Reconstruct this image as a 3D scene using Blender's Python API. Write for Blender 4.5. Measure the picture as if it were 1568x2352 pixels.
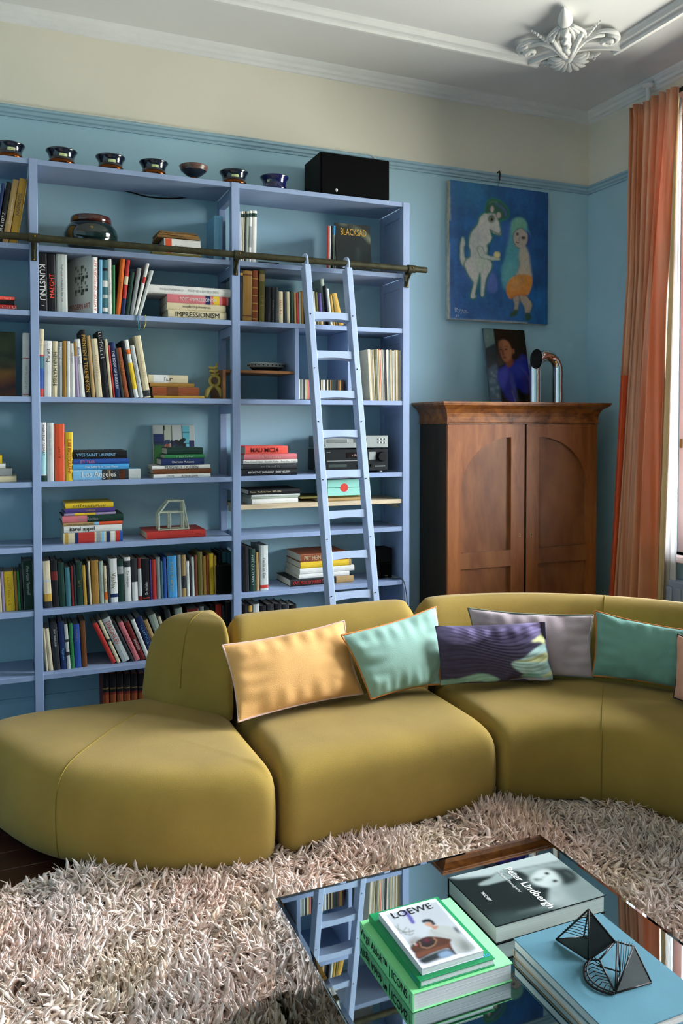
import bpy, bmesh, math, random
import numpy as np
from mathutils import Vector, Matrix, noise
from mathutils.bvhtree import BVHTree

for o in list(bpy.data.objects):
    bpy.data.objects.remove(o)
SC = bpy.context.scene
COL = SC.collection
random.seed(7)
RNG = np.random.default_rng(7)
PI = math.pi

# ------------------------------------------------------------------ camera
FPX, PITCH, YAW, ROLL, CYPX = 1859.12, math.radians(-1.7243), math.radians(22.8949), math.radians(-.0843), 1031.07
CAM = Vector((-.15656, -4.86783, 1.71692))
FW = Vector((math.sin(YAW) * math.cos(PITCH), math.cos(YAW) * math.cos(PITCH), math.sin(PITCH)))
_r = Vector((math.cos(YAW), -math.sin(YAW), 0)); _u = _r.cross(FW)
RT = _r * math.cos(ROLL) + _u * math.sin(ROLL)
UP = _u * math.cos(ROLL) - _r * math.sin(ROLL)
cam = bpy.data.cameras.new('camera'); camo = bpy.data.objects.new('camera', cam); COL.objects.link(camo)
camo.matrix_world = Matrix(((RT.x, UP.x, -FW.x, CAM.x), (RT.y, UP.y, -FW.y, CAM.y), (RT.z, UP.z, -FW.z, CAM.z), (0, 0, 0, 1)))
cam.sensor_fit = 'VERTICAL'; cam.sensor_height = 36; cam.lens = FPX / 2352 * 36
cam.shift_y = -(1176 - CYPX) / 2352
cam.clip_start = .05; cam.clip_end = 200
SC.camera = camo

# ------------------------------------------------------------------ world, daylight, exposure
world = bpy.data.worlds.new('sky'); SC.world = world; world.use_nodes = True
wn = world.node_tree.nodes; wl = world.node_tree.links; wn.clear()
wo = wn.new('ShaderNodeOutputWorld'); wb = wn.new('ShaderNodeBackground'); wc = wn.new('ShaderNodeTexCoord')
wsep = wn.new('ShaderNodeSeparateXYZ'); wr = wn.new('ShaderNodeValToRGB')
wl.new(wc.outputs['Generated'], wsep.inputs[0]); wl.new(wsep.outputs['Z'], wr.inputs[0])
wr.color_ramp.elements[0].position = .0; wr.color_ramp.elements[0].color = (.42, .42, .37, 1)      # gardens and street trees
wr.color_ramp.elements[1].position = .16; wr.color_ramp.elements[1].color = (.83, .915, 1.0, 1)     # bright overcast sky
wb.inputs['Strength'].default_value = 5.2
wl.new(wr.outputs[0], wb.inputs['Color']); wl.new(wb.outputs[0], wo.inputs[0])
SC.view_settings.view_transform = 'Standard'; SC.view_settings.look = 'None'
SC.view_settings.gamma = 1; SC.view_settings.use_curve_mapping = False
SC.view_settings.exposure = 3.35
SC.cycles.adaptive_threshold = .03; SC.cycles.adaptive_min_samples = 16; SC.cycles.caustics_reflective = False; SC.cycles.max_bounces = 7; SC.cycles.diffuse_bounces = 4; SC.cycles.glossy_bounces = 3; SC.cycles.transparent_max_bounces = 6
XR = 3.888                                   # right wall
WINDOWS = [(-2.35, -.80), (-5.10, -3.60)]     # y spans of the two tall windows in the right wall
WZ0, WZ1 = .87, 3.74
for k, (ya, yb) in enumerate(WINDOWS):       # sky portals in the window openings: they only guide sampling of the sky
    l = bpy.data.lights.new('window_daylight', 'AREA'); l.shape = 'RECTANGLE'; l.size = WZ1 - WZ0; l.size_y = yb - ya
    l.cycles.is_portal = True
    o = bpy.data.objects.new('window_daylight', l); COL.objects.link(o)
    o.location = (XR + .12, (ya + yb) / 2, (WZ0 + WZ1) / 2); o.rotation_euler = (0, PI / 2, 0)

# ------------------------------------------------------------------ helpers
def ray(u, v):
    return FW + RT * ((u - 784) / FPX) - UP * ((v - CYPX) / FPX)
def atY(u, v, y):
    d = ray(u, v); return CAM + d * ((y - CAM.y) / d.y)
def atZ(u, v, z):
    d = ray(u, v); return CAM + d * ((z - CAM.z) / d.z)
def s2l(c):
    return c / 12.92 if c <= .04045 else ((c + .055) / 1.055) ** 2.4
def rgb(h):
    if isinstance(h, (tuple, list)): return tuple(h)
    h = h.lstrip('#'); return tuple(s2l(int(h[i:i + 2], 16) / 255) for i in (0, 2, 4))

MATS = {}
def mat(name, col, rough=.6, metal=0., var=.10, scale=6., bump=0., bscale=60., stretch=(1, 1, 1), coat=0., sheen=0., spec=.5, col2=None, trans=0., detail=4.):
    if name in MATS: return MATS[name]
    m = bpy.data.materials.new(name); m.use_nodes = True
    n = m.node_tree.nodes; L = m.node_tree.links
    b = n['Principled BSDF']; c = rgb(col)
    b.inputs['Roughness'].default_value = rough; b.inputs['Metallic'].default_value = metal
    b.inputs['Coat Weight'].default_value = coat; b.inputs['Coat Roughness'].default_value = .12
    b.inputs['Sheen Weight'].default_value = sheen; b.inputs['Specular IOR Level'].default_value = spec
    tc = n.new('ShaderNodeTexCoord'); mp = n.new('ShaderNodeMapping'); mp.inputs['Scale'].default_value = stretch
    L.new(tc.outputs['Object'], mp.inputs[0])
    if var > 0 or col2:
        t = n.new('ShaderNodeTexNoise'); t.inputs['Scale'].default_value = scale; t.inputs['Detail'].default_value = detail
        L.new(mp.outputs[0], t.inputs['Vector'])
        r = n.new('ShaderNodeValToRGB'); L.new(t.outputs['Fac'], r.inputs[0])
        lo = tuple(x * (1 - var) for x in c); hi = tuple(min(1, x * (1 + var)) for x in (rgb(col2) if col2 else c))
        r.color_ramp.elements[0].position = .32; r.color_ramp.elements[0].color = (*lo, 1)
        r.color_ramp.elements[1].position = .68; r.color_ramp.elements[1].color = (*hi, 1)
        L.new(r.outputs[0], b.inputs['Base Color'])
    else:
        b.inputs['Base Color'].default_value = (*c, 1)
    if bump > 0:
        t2 = n.new('ShaderNodeTexNoise'); t2.inputs['Scale'].default_value = bscale; t2.inputs['Detail'].default_value = 5
        L.new(mp.outputs[0], t2.inputs['Vector'])
        bp = n.new('ShaderNodeBump'); bp.inputs['Strength'].default_value = bump; bp.inputs['Distance'].default_value = .01
        L.new(t2.outputs['Fac'], bp.inputs['Height']); L.new(bp.outputs[0], b.inputs['Normal'])
    if trans > 0:
        out = n['Material Output']; mx = n.new('ShaderNodeMixShader'); tr = n.new('ShaderNodeBsdfTranslucent')
        tr.inputs['Color'].default_value = (*c, 1); mx.inputs[0].default_value = trans
        L.new(b.outputs[0], mx.inputs[1]); L.new(tr.outputs[0], mx.inputs[2]); L.new(mx.outputs[0], out.inputs[0])
    MATS[name] = m
    return m

def attr_mat(name, rough=.5, coat=0., spec=.5, bump=0., bscale=200.):
    if name in MATS: return MATS[name]
    m = mat(name, '#808080', rough, var=0, coat=coat, spec=spec, bump=bump, bscale=bscale)
    n = m.node_tree.nodes; a = n.new('ShaderNodeVertexColor'); a.layer_name = 'print'
    m.node_tree.links.new(a.outputs[0], n['Principled BSDF'].inputs['Base Color'])
    return m

class MB:
    """collects faces; build() links them as one mesh object"""
    def __init__(s): s.v = []; s.f = []
    def add(s, vs, fs):
        k = len(s.v); s.v += [tuple(p) for p in vs]; s.f += [tuple(i + k for i in f) for f in fs]; return s
    def box(s, x0, x1, y0, y1, z0, z1, M=None):
        vs = [Vector((x, y, z)) for x in (x0, x1) for y in (y0, y1) for z in (z0, z1)]
        if M: vs = [M @ p for p in vs]
        return s.add(vs, [(0, 1, 3, 2), (4, 6, 7, 5), (0, 4, 5, 1), (2, 3, 7, 6), (0, 2, 6, 4), (1, 5, 7, 3)])
    def bbox(s, x0, x1, y0, y1, z0, z1, b=.003, M=None):
        """box with chamfered edges"""
        def ring(i):
            return [(x0 + i, y0 + b), (x0 + b, y0 + i), (x1 - b, y0 + i), (x1 - i, y0 + b), (x1 - i, y1 - b), (x1 - b, y1 - i), (x0 + b, y1 - i), (x0 + i, y1 - b)]
        def inner():
            return [(x0 + b, y0 + b), (x0 + b, y0 + b), (x1 - b, y0 + b), (x1 - b, y0 + b), (x1 - b, y1 - b), (x1 - b, y1 - b), (x0 + b, y1 - b), (x0 + b, y1 - b)]
        vs = [(x, y, z0) for x, y in inner()] + [(x, y, z0 + b) for x, y in ring(0)] + [(x, y, z1 - b) for x, y in ring(0)] + [(x, y, z1) for x, y in inner()]
        if M: vs = [M @ Vector(p) for p in vs]
        fs = [tuple(reversed(range(8))), tuple(range(24, 32))]
        for r in range(3):
            for i in range(8):
                j = (i + 1) % 8; fs.append((r * 8 + i, r * 8 + j, r * 8 + 8 + j, r * 8 + 8 + i))
        return s.add(vs, fs)
    def lathe(s, prof, n=32, M=None, cap=True):
        vs = []; fs = []
        for r, z in prof:
            for k in range(n):
                a = 2 * PI * k / n; p = Vector((r * math.cos(a), r * math.sin(a), z)); vs.append(M @ p if M else p)
        m = len(prof)
        for i in range(m - 1):
            for k in range(n):
                j = (k + 1) % n; fs.append((i * n + k, i * n + j, (i + 1) * n + j, (i + 1) * n + k))
        if cap:
            fs.append(tuple(reversed(range(n)))); fs.append(tuple(range((m - 1) * n, m * n)))
        return s.add(vs, fs)
    def tube(s, pts, r, n=8, closed=False, caps=True, flat=1.):
        pts = [Vector(p) for p in pts]; m = len(pts); rs = r if isinstance(r, (list, tuple)) else [r] * m
        vs = []; fs = []; ref = None
        for i, p in enumerate(pts):
            a = pts[(i - 1) % m] if (closed or i > 0) else p; b = pts[(i + 1) % m] if (closed or i < m - 1) else p
            t = (b - a)
            t = t.normalized() if t.length > 1e-9 else Vector((0, 0, 1))
            if ref is None: ref = t.orthogonal().normalized() if abs(t.z) > .9 else (Vector((0, 0, 1)) - t * t.z).normalized()
            ref = (ref - t * ref.dot(t))
            ref = ref.normalized() if ref.length > 1e-6 else t.orthogonal().normalized()
            q = t.cross(ref)
            for k in range(n):
                an = 2 * PI * k / n; vs.append(p + (ref * math.cos(an) * flat + q * math.sin(an)) * rs[i])
        for i in range(m if closed else m - 1):
            for k in range(n):
                j = (k + 1) % n; i2 = (i + 1) % m
                fs.append((i * n + k, i * n + j, i2 * n + j, i2 * n + k))
        if caps and not closed:
            fs.append(tuple(reversed(range(n)))); fs.append(tuple(range((m - 1) * n, m * n)))
        return s.add(vs, fs)
    def ball(s, c, rx, ry=None, rz=None, n=12, m=8, M=None):
        ry = ry or rx; rz = rz or rx; c = Vector(c); vs = []; fs = []
        for i in range(m + 1):
            t = PI * i / m
            for k in range(n):
                a = 2 * PI * k / n
                p = Vector((rx * math.sin(t) * math.cos(a), ry * math.sin(t) * math.sin(a), -rz * math.cos(t)))
                vs.append(c + (M @ p if M else p))
        for i in range(m):
            for k in range(n):
                j = (k + 1) % n; fs.append((i * n + k, i * n + j, (i + 1) * n + j, (i + 1) * n + k))
        return s.add(vs, fs)
    def prism(s, poly, M, h):
        """polygon (x,y) extruded 0..h along local z, mapped by M"""
        n = len(poly)
        vs = [M @ Vector((x, y, 0)) for x, y in poly] + [M @ Vector((x, y, h)) for x, y in poly]
        fs = [tuple(reversed(range(n))), tuple(range(n, 2 * n))] + [(i, (i + 1) % n, n + (i + 1) % n, n + i) for i in range(n)]
        return s.add(vs, fs)
    def sweep(s, prof, path, up=Vector((0, 0, 1)), closed=False):
        """profile (a,b): a sideways (left of travel), b up; mitred along the polyline"""
        path = [Vector(p) for p in path]; m = len(path); n = len(prof); vs = []; fs = []
        for i, p in enumerate(path):
            d1 = (path[i] - path[i - 1]).normalized() if (i > 0 or closed) else None
            d2 = (path[(i + 1) % m] - path[i]).normalized() if (i < m - 1 or closed) else None
            d1 = d1 or d2; d2 = d2 or d1
            l1 = up.cross(d1); l2 = up.cross(d2); l = (l1 + l2); k = l.length
            l = l / k if k > 1e-6 else l1
            l = l / max(.25, l.dot(l1))
            for a, b in prof: vs.append(p + l * a + up * b)
        for i in range(m if closed else m - 1):
            for k in range(n):
                j = (k + 1) % n; i2 = (i + 1) % m
                fs.append((i * n + k, i2 * n + k, i2 * n + j, i * n + j))
        if not closed:
            fs.append(tuple(range(n))); fs.append(tuple(reversed(range((m - 1) * n, m * n))))
        return s.add(vs, fs)
    def build(s, name, m, parent=None, smooth=False, loc=None, angle=None):
        me = bpy.data.meshes.new(name); me.from_pydata(s.v, [], s.f); me.validate(); me.update()
        bm = bmesh.new(); bm.from_mesh(me); bmesh.ops.recalc_face_normals(bm, faces=bm.faces); bm.to_mesh(me); bm.free()
        return link(name, me, m, parent, smooth, loc, angle)

def link(name, me, m, parent=None, smooth=False, loc=None, angle=None):
    o = bpy.data.objects.new(name, me); COL.objects.link(o)
    if m and not me.materials: me.materials.append(m)
    if smooth:
        me.polygons.foreach_set('use_smooth', [True] * len(me.polygons))
        if angle: me.set_sharp_from_angle(angle=math.radians(angle))
    if parent: o.parent = parent
    if loc: o.location = loc
    return o

def tag(o, label=None, cat=None, group=None, kind=None):
    if label: o['label'] = label
    if cat: o['category'] = cat
    if group: o['group'] = group
    if kind: o['kind'] = kind
    return o
def thing(name, label, cat, loc=(0, 0, 0), rot=(0, 0, 0), group=None):
    o = bpy.data.objects.new(name, None); COL.objects.link(o); o.empty_display_size = .05
    o.location = loc; o.rotation_euler = rot
    return tag(o, label, cat, group)

ORD = 'zeroth first second third fourth fifth sixth seventh eighth ninth tenth eleventh twelfth thirteenth fourteenth fifteenth sixteenth seventeenth eighteenth nineteenth twentieth'.split()
TENS = {20: 'twenty', 30: 'thirty', 40: 'forty'}
def ordinal(n):
    if n <= 20: return ORD[n]
    if n % 10 == 0: return TENS[n][:-1] + 'ieth'
    return TENS[n // 10 * 10] + '-' + ORD[n % 10]

# lettering: text outlines turned into flat meshes that fit a rectangle
_TXT = {}
def text_verts(s, bold=0.):
    k = (s, bold)
    if k not in _TXT and s[0] == '~':            # print too small to read in the photograph: a row of short strokes
        r = random.Random(s); vv = []; ff = []; x = 0
        for i in range(int(s[1:])):
            w = r.uniform(.25, .6); h = r.choice((.5, .5, .7)); n = len(vv)
            if r.random() < .12: x += .4
            for a, b, c, d in ((x, x + .12, 0, h), (x, x + w, r.choice((0, h - .1)), 0)):
                d = d or c + .1; n = len(vv); vv += [(a, c), (b, c), (b, d), (a, d)]; ff.append((n, n + 1, n + 2, n + 3))
            x += w + .2
        _TXT[k] = (np.array(vv), ff)
    if k not in _TXT:
        cu = bpy.data.curves.new('lettering', 'FONT'); cu.body = s; cu.resolution_u = 2; cu.offset = bold
        ob = bpy.data.objects.new('lettering', cu); me = ob.to_mesh()
        v = np.array([p.co[:2] for p in me.vertices]) if len(me.vertices) else np.zeros((0, 2))
        f = [tuple(p.vertices) for p in me.polygons]
        ob.to_mesh_clear(); bpy.data.objects.remove(ob); bpy.data.curves.remove(cu)
        _TXT[k] = (v, f)
    return _TXT[k]
def letters(s, m, parent, O, ex, ey, n, L, H, name='lettering', bold=0., just=0, squeeze=True):
    """text centred at O, reading along ex, upright along ey, printed proud of the surface along n, inside L x H"""
    v, f = text_verts(s, bold)
    if not len(v): return None
    lo = v.min(0); hi = v.max(0); w, h = hi - lo
    sy = H / h; sx = sy if w * sy <= L else L / w
    if not squeeze and sx < sy: sy = sx
    O = Vector(O); ex = Vector(ex).normalized(); ey = Vector(ey).normalized(); n = Vector(n).normalized()
    off = {0: 0, -1: -L / 2 + w * sx / 2, 1: L / 2 - w * sx / 2}[just]
    vs = [O + ex * ((p[0] - (lo[0] + hi[0]) / 2) * sx + off) + ey * ((p[1] - (lo[1] + hi[1]) / 2) * sy) + n * .0006 for p in v]
    me = bpy.data.meshes.new(name); me.from_pydata([tuple(p) for p in vs], [], f); me.update()
    return link(name, me, m, parent)

def homog(src, dst=((0, 1), (1, 1), (1, 0), (0, 0))):
    A = []
    for (x, y), (u, v) in zip(src, dst):
        A.append([x, y, 1, 0, 0, 0, -u * x, -u * y, -u]); A.append([0, 0, 0, x, y, 1, -v * x, -v * y, -v])
    h = np.linalg.svd(np.array(A, float))[2][-1].reshape(3, 3)
    return lambda p: (lambda q: (q[0] / q[2], q[1] / q[2]))(h @ np.array([p[0], p[1], 1.]))

def catmull(pts, k=6, closed=True):
    P = [np.array(p, float) for p in pts]; n = len(P); out = []
    for i in range(n if closed else n - 1):
        g = lambda j: P[j % n] if closed else P[min(max(j, 0), n - 1)]
        a, b, c, d = g(i - 1), g(i), g(i + 1), g(i + 2)
        for t in np.arange(k) / k:
            out.append(.5 * ((2 * b) + (c - a) * t + (2 * a - 5 * b + 4 * c - d) * t * t + (3 * b - a - 3 * c + d) * t ** 3))
    if not closed: out.append(P[-1])
    return out

class Paint:
    """a flat print or painting: colours on a grid (u right, v up), drawn with soft-edged shapes"""
    def __init__(s, W, H, base, asp=1.):
        s.W, s.H = W, H; s.asp = asp
        s.u, s.v = np.meshgrid((np.arange(W) + .5) / W, (np.arange(H) + .5) / H)
        s.c = np.zeros((H, W, 3)); s.c[:] = rgb(base); s.map = lambda p: p
    def mask(s, poly):
        pts = [s.map(p) for p in poly]; m = np.zeros(s.u.shape, bool)
        n = len(pts)
        for i in range(n):
            x1, y1 = pts[i]; x2, y2 = pts[(i + 1) % n]
            if y1 == y2: continue
            c = ((y1 > s.v) != (y2 > s.v)) & (s.u < (x2 - x1) * (s.v - y1) / (y2 - y1) + x1)
            m ^= c
        return m.astype(float)
    def blur(s, m, r):
        r = int(r)
        for _ in range(2):
            for ax in (0, 1):
                if r < 1: continue
                k = 2 * r + 1; pad = [(0, 0), (0, 0)]; pad[ax] = (r, r)
                c = np.cumsum(np.pad(m, pad, mode='edge'), axis=ax); z = [(0, 0), (0, 0)]; z[ax] = (1, 0)
                c = np.pad(c, z); n = m.shape[ax]
                m = (np.take(c, np.arange(k, n + k), axis=ax) - np.take(c, np.arange(n), axis=ax)) / k
        return m
    def lay(s, m, col, a=1.):
        m = (m * a)[..., None]; s.c = s.c * (1 - m) + np.array(rgb(col)) * m
    def poly(s, pts, col, soft=1, smooth=True, line=None, lw=2, a=1.):
        if smooth: pts = catmull(pts, 5)
        m = s.mask(pts)
        if line:
            g = np.clip(s.blur(m, lw) * 4, 0, 1); s.lay(g, line, .85)
        s.lay(s.blur(m, soft), col, a)
    def ell(s, x, y, rx, ry, col, soft=1, a=1., line=None, lw=2):
        s.poly([(x + rx * math.cos(t), y + ry * math.sin(t)) for t in np.linspace(0, 2 * PI, 17)[:-1]], col, soft, False, line, lw, a)
    def stroke(s, pts, w, col, soft=0, a=1.):
        pts = [np.array(p, float) for p in pts]
        for p, q in zip(pts, pts[1:]):
            d = q - p; L = np.hypot(*d) or 1; n = np.array([-d[1], d[0]]) / L * w
            s.poly([p + n, q + n, q - n, p - n], col, soft, False, None, 0, a)
    def mottle(s, amt, sx, sy, seed):
        r = np.random.default_rng(seed); k = r.random((max(2, int(sy)) + 2, max(2, int(sx)) + 2))
        yy = s.v * (k.shape[0] - 1.01); xx = s.u * (k.shape[1] - 1.01); i = yy.astype(int); j = xx.astype(int); fy = yy - i; fx = xx - j
        fy = fy * fy * (3 - 2 * fy); fx = fx * fx * (3 - 2 * fx)
        n = (k[i, j] * (1 - fx) + k[i, j + 1] * fx) * (1 - fy) + (k[i + 1, j] * (1 - fx) + k[i + 1, j + 1] * fx) * fy
        s.c *= (1 + amt * (n - .5) * 2)[..., None]; return n
    def build(s, name, m, parent, O, ex, ey, bend=None):
        """rectangle from corner O spanned by ex (u) and ey (v)"""
        O, ex, ey = Vector(O), Vector(ex), Vector(ey); W, H = s.W, s.H
        uu, vv = np.meshgrid(np.arange(W) / (W - 1), np.arange(H) / (H - 1))
        co = np.array(O)[None, None] + uu[..., None] * np.array(ex) + vv[..., None] * np.array(ey)
        return grid_obj(name, co, s.c, m, parent)

def grid_obj(name, co, col, m, parent=None, smooth=False, wrap=False):
    H, W = co.shape[:2]
    idx = np.arange(H * W).reshape(H, W)
    q = np.stack([idx[:-1, :-1], idx[:-1, 1:], idx[1:, 1:], idx[1:, :-1]], -1).reshape(-1, 4)
    me = bpy.data.meshes.new(name); me.vertices.add(H * W); me.vertices.foreach_set('co', co.reshape(-1).astype(np.float32))
    me.loops.add(q.size); me.loops.foreach_set('vertex_index', q.reshape(-1).astype(np.int32))
    me.polygons.add(len(q)); me.polygons.foreach_set('loop_start', np.arange(0, q.size, 4, dtype=np.int32))
    me.update(calc_edges=True)
    if col is not None:
        at = me.color_attributes.new('print', 'FLOAT_COLOR', 'POINT')
        at.data.foreach_set('color', np.concatenate([np.clip(col, 0, 1).reshape(-1, 3), np.ones((H * W, 1))], 1).reshape(-1).astype(np.float32))
    return link(name, me, m, parent, smooth)

# ------------------------------------------------------------------ materials
M_WALL = mat('wall_blue', '#a3c8d6', .62, var=.05, scale=1.6, bump=.08, bscale=35)
M_CREAM = mat('wall_cream', '#e4decd', .8, var=.04, scale=1.2, bump=.06, bscale=30)
M_CEIL = mat('ceiling_white', '#dfdfdd', .85, var=.02, scale=1.0, bump=.03, bscale=20)
M_PLASTER = mat('plaster_white', '#e2e2df', .75, var=.03, scale=8, bump=.05, bscale=80)
M_RAILP = mat('picture_rail_blue', '#98b8c6', .5, var=.05, scale=4)
M_CASE = mat('bookcase_periwinkle', '#8fa1c2', .42, var=.06, scale=5, bump=.06, bscale=50, stretch=(1, 1, 1))
M_LADDER = mat('ladder_paint', '#a3b3cd', .42, var=.06, scale=6, bump=.05, bscale=60)
M_RAIL = mat('aged_brass', '#3c3a26', .45, metal=.55, var=.3, scale=30)
M_BRASS = mat('brass_screw', '#8a6a30', .35, metal=.9, var=.1)
M_FLOOR = mat('floor_dark_wood', '#3a1c12', .4, var=.35, scale=5, stretch=(.4, 6, 6), coat=.2)
M_WINF = mat('window_frame_pink', '#e9cfcb', .5, var=.04)
M_RADI = mat('radiator_bluegrey', '#8f9fb8', .45, var=.05)
M_SOFA = mat('sofa_olive_wool', '#9a7e3b', .95, var=.10, scale=4, bump=.22, bscale=420, sheen=.12, spec=.1)
M_SEAM = mat('sofa_seam', '#8c7636', .95, var=.05, spec=.1)
M_BLACK = mat('matt_black', '#08080a', .7, var=.1, spec=.2)
M_DARKM = mat('dark_metal', '#26221e', .4, metal=.6, var=.25, scale=40)
M_CHROME = mat('chrome', '#e6e2de', .06, metal=1., var=0)
M_PAGES = mat('book_pages', '#c9c2b0', .9, var=.12, scale=3, stretch=(60, 60, 60))
M_PAGEW = mat('white_pages', '#dcdcd8', .85, var=.08, scale=2, stretch=(1, 1, 220), bump=.2, bscale=2)

def wood(name, c1, c2, scale=3., stretch=(6, 6, .8), rough=.35, coat=.25, fig=0.):
    m = bpy.data.materials.new(name); m.use_nodes = True
    n = m.node_tree.nodes; L = m.node_tree.links; b = n['Principled BSDF']
    b.inputs['Roughness'].default_value = rough; b.inputs['Coat Weight'].default_value = coat; b.inputs['Coat Roughness'].default_value = .18
    tc = n.new('ShaderNodeTexCoord'); mp = n.new('ShaderNodeMapping'); mp.inputs['Scale'].default_value = stretch
    L.new(tc.outputs['Object'], mp.inputs[0])
    t = n.new('ShaderNodeTexNoise'); t.inputs['Scale'].default_value = scale; t.inputs['Detail'].default_value = 6; t.inputs['Distortion'].default_value = .8 + fig
    L.new(mp.outputs[0], t.inputs['Vector'])
    t2 = n.new('ShaderNodeTexNoise'); t2.inputs['Scale'].default_value = scale * 9; t2.inputs['Detail'].default_value = 4
    L.new(mp.outputs[0], t2.inputs['Vector'])
    mx = n.new('ShaderNodeMix'); mx.data_type = 'FLOAT'; mx.inputs[0].default_value = .22
    L.new(t.outputs['Fac'], mx.inputs[2]); L.new(t2.outputs['Fac'], mx.inputs[3])
    r = n.new('ShaderNodeValToRGB'); L.new(mx.outputs[0], r.inputs[0])
    r.color_ramp.elements[0].position = .34; r.color_ramp.elements[0].color = (*rgb(c1), 1)
    r.color_ramp.elements[1].position = .66; r.color_ramp.elements[1].color = (*rgb(c2), 1)
    L.new(r.outputs[0], b.inputs['Base Color'])
    bp = n.new('ShaderNodeBump'); bp.inputs['Strength'].default_value = .05; bp.inputs['Distance'].default_value = .01
    L.new(t2.outputs['Fac'], bp.inputs['Height']); L.new(bp.outputs[0], b.inputs['Normal'])
    MATS[name] = m; return m
M_WALNUT = wood('walnut_frame', '#7c421f', '#a76535', 2.)
M_VENEER = wood('figured_veneer', '#6a3a22', '#9c643a', .9, (2.2, 3, .9), fig=1.2)
M_CORNW = wood('cornice_veneer', '#5a2c12', '#a3632c', 2.2, (2.2, 3, 3), fig=2.)
M_PLANK = wood('plank_brown', '#6e4322', '#9a6534', 3, (1, 6, 6), .5, 0)
M_PALE = wood('plank_pale', '#b9a384', '#d6c3a2', 3, (1, 6, 6), .6, 0)
def pane_mat():
    m = bpy.data.materials.new('window_glass'); m.use_nodes = True; n = m.node_tree.nodes; L = m.node_tree.links
    n.remove(n['Principled BSDF']); t = n.new('ShaderNodeBsdfTransparent'); g = n.new('ShaderNodeBsdfGlossy'); g.inputs['Roughness'].default_value = 0
    mx = n.new('ShaderNodeMixShader'); fr = n.new('ShaderNodeFresnel'); fr.inputs[0].default_value = 1.45
    L.new(fr.outputs[0], mx.inputs[0]); L.new(t.outputs[0], mx.inputs[1]); L.new(g.outputs[0], mx.inputs[2]); L.new(mx.outputs[0], n['Material Output'].inputs[0])
    return m
M_GLASS = pane_mat()

# ------------------------------------------------------------------ the room
CEIL = 4.0; ZR0, ZR1 = 3.416, 3.472; XL, YF = -3.4, -7.2
def struct(name, mb, m, parent=None):
    o = mb.build(name, m, parent)
    if not parent: o['kind'] = 'structure'
    return o
fl = struct('floor', MB().box(XL - .2, XR + .3, YF - .2, .2, -.12, -.02), M_FLOOR)
pm = None; ypl = .0; k = 0
while ypl > YF:
    if pm is None:
        p = MB().bbox(XL, XR, -.138, 0, -.02, 0, .0015).build('floor_plank', M_FLOOR, fl); pm = p.data
    else:
        p = bpy.data.objects.new('floor_plank', pm); COL.objects.link(p); p.parent = fl
    p.location = (0, ypl, 0); ypl -= .139
struct('ceiling', MB().box(XL - .2, XR + .3, YF - .2, .2, CEIL, CEIL + .12), M_CEIL)
wb_ = struct('wall_back', MB().box(XL - .2, XR + .3, 0, .2, 0, ZR0 + .02), M_WALL)
MB().box(XL - .2, XR + .3, 0, .2, ZR0 + .02, CEIL).build('frieze', M_CREAM, wb_)
wl_ = struct('wall_left', MB().box(XL - .2, XL, YF, 0, 0, ZR0 + .02), M_WALL)
MB().box(XL - .2, XL, YF, 0, ZR0 + .02, CEIL).build('frieze', M_CREAM, wl_)
wf_ = struct('wall_front', MB().box(XL - .2, XR + .3, YF - .2, YF, 0, ZR0 + .02), M_WALL)
MB().box(XL - .2, XR + .3, YF - .2, YF, ZR0 + .02, CEIL).build('frieze', M_CREAM, wf_)
lo = MB(); hi = MB(); zc = ZR0 + .02; xa, xb = XR, XR + .24
lo.box(xa, xb, YF, 0, 0, WZ0)
ys = [0.]
for a, b in WINDOWS: ys += [b, a]
ys.append(YF)
for i in range(0, len(ys), 2):
    lo.box(xa, xb, ys[i + 1], ys[i], WZ0, zc); hi.box(xa, xb, ys[i + 1], ys[i], zc, WZ1)
hi.box(xa, xb, YF, 0, WZ1, CEIL)
wr_ = struct('wall_right', lo, M_WALL); hi.build('frieze', M_CREAM, wr_)
for k, (a, b) in enumerate(WINDOWS):
    f = MB(); x0, x1 = XR + .10, XR + .17
    f.box(x0, x1, a, a + .07, WZ0, WZ1).box(x0, x1, b - .07, b, WZ0, WZ1).box(x0, x1, a + .07, b - .07, WZ0, WZ0 + .09).box(x0, x1, a + .07, b - .07, WZ1 - .09, WZ1)
    w = tag(f.build('window_%d' % (k + 1), M_WINF), kind='structure')
    MB().box(XR - .012, XR + .0, a - .09, a, WZ0 - .02, WZ1 + .09).box(XR - .012, XR, b, b + .05, WZ0 - .02, WZ1 + .09).box(XR - .012, XR, a, b, WZ1, WZ1 + .09).build('casing', M_WINF, w)
    MB().bbox(XR - .05, XR + .10, a - .04, b + .04, WZ0 - .045, WZ0, .006).build('window_sill', M_WINF, w)
    ym = (a + b) / 2; zt = 2.85
    MB().box(x0 + .005, x1 - .005, ym - .03, ym + .03, WZ0 + .09, WZ1 - .09).build('mullion', M_WINF, w)
    MB().box(x0 + .005, x1 - .005, a + .07, ym - .03, zt - .03, zt + .03).box(x0 + .005, x1 - .005, ym + .03, b - .07, zt - .03, zt + .03).build('transom', M_WINF, w)
    MB().tube([(x0 - .02, b - .035, 1.62), (x0 - .02, b - .035, 1.56)], .008).build('latch', M_BRASS, w)
    for ya, yb in ((a + .07, ym - .03), (ym + .03, b - .07)):
        for za, zb in ((WZ0 + .09, zt - .03), (zt + .03, WZ1 - .09)):
            MB().box(x0 + .03, x0 + .034, ya, yb, za, zb).build('pane', M_GLASS, w)

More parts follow.
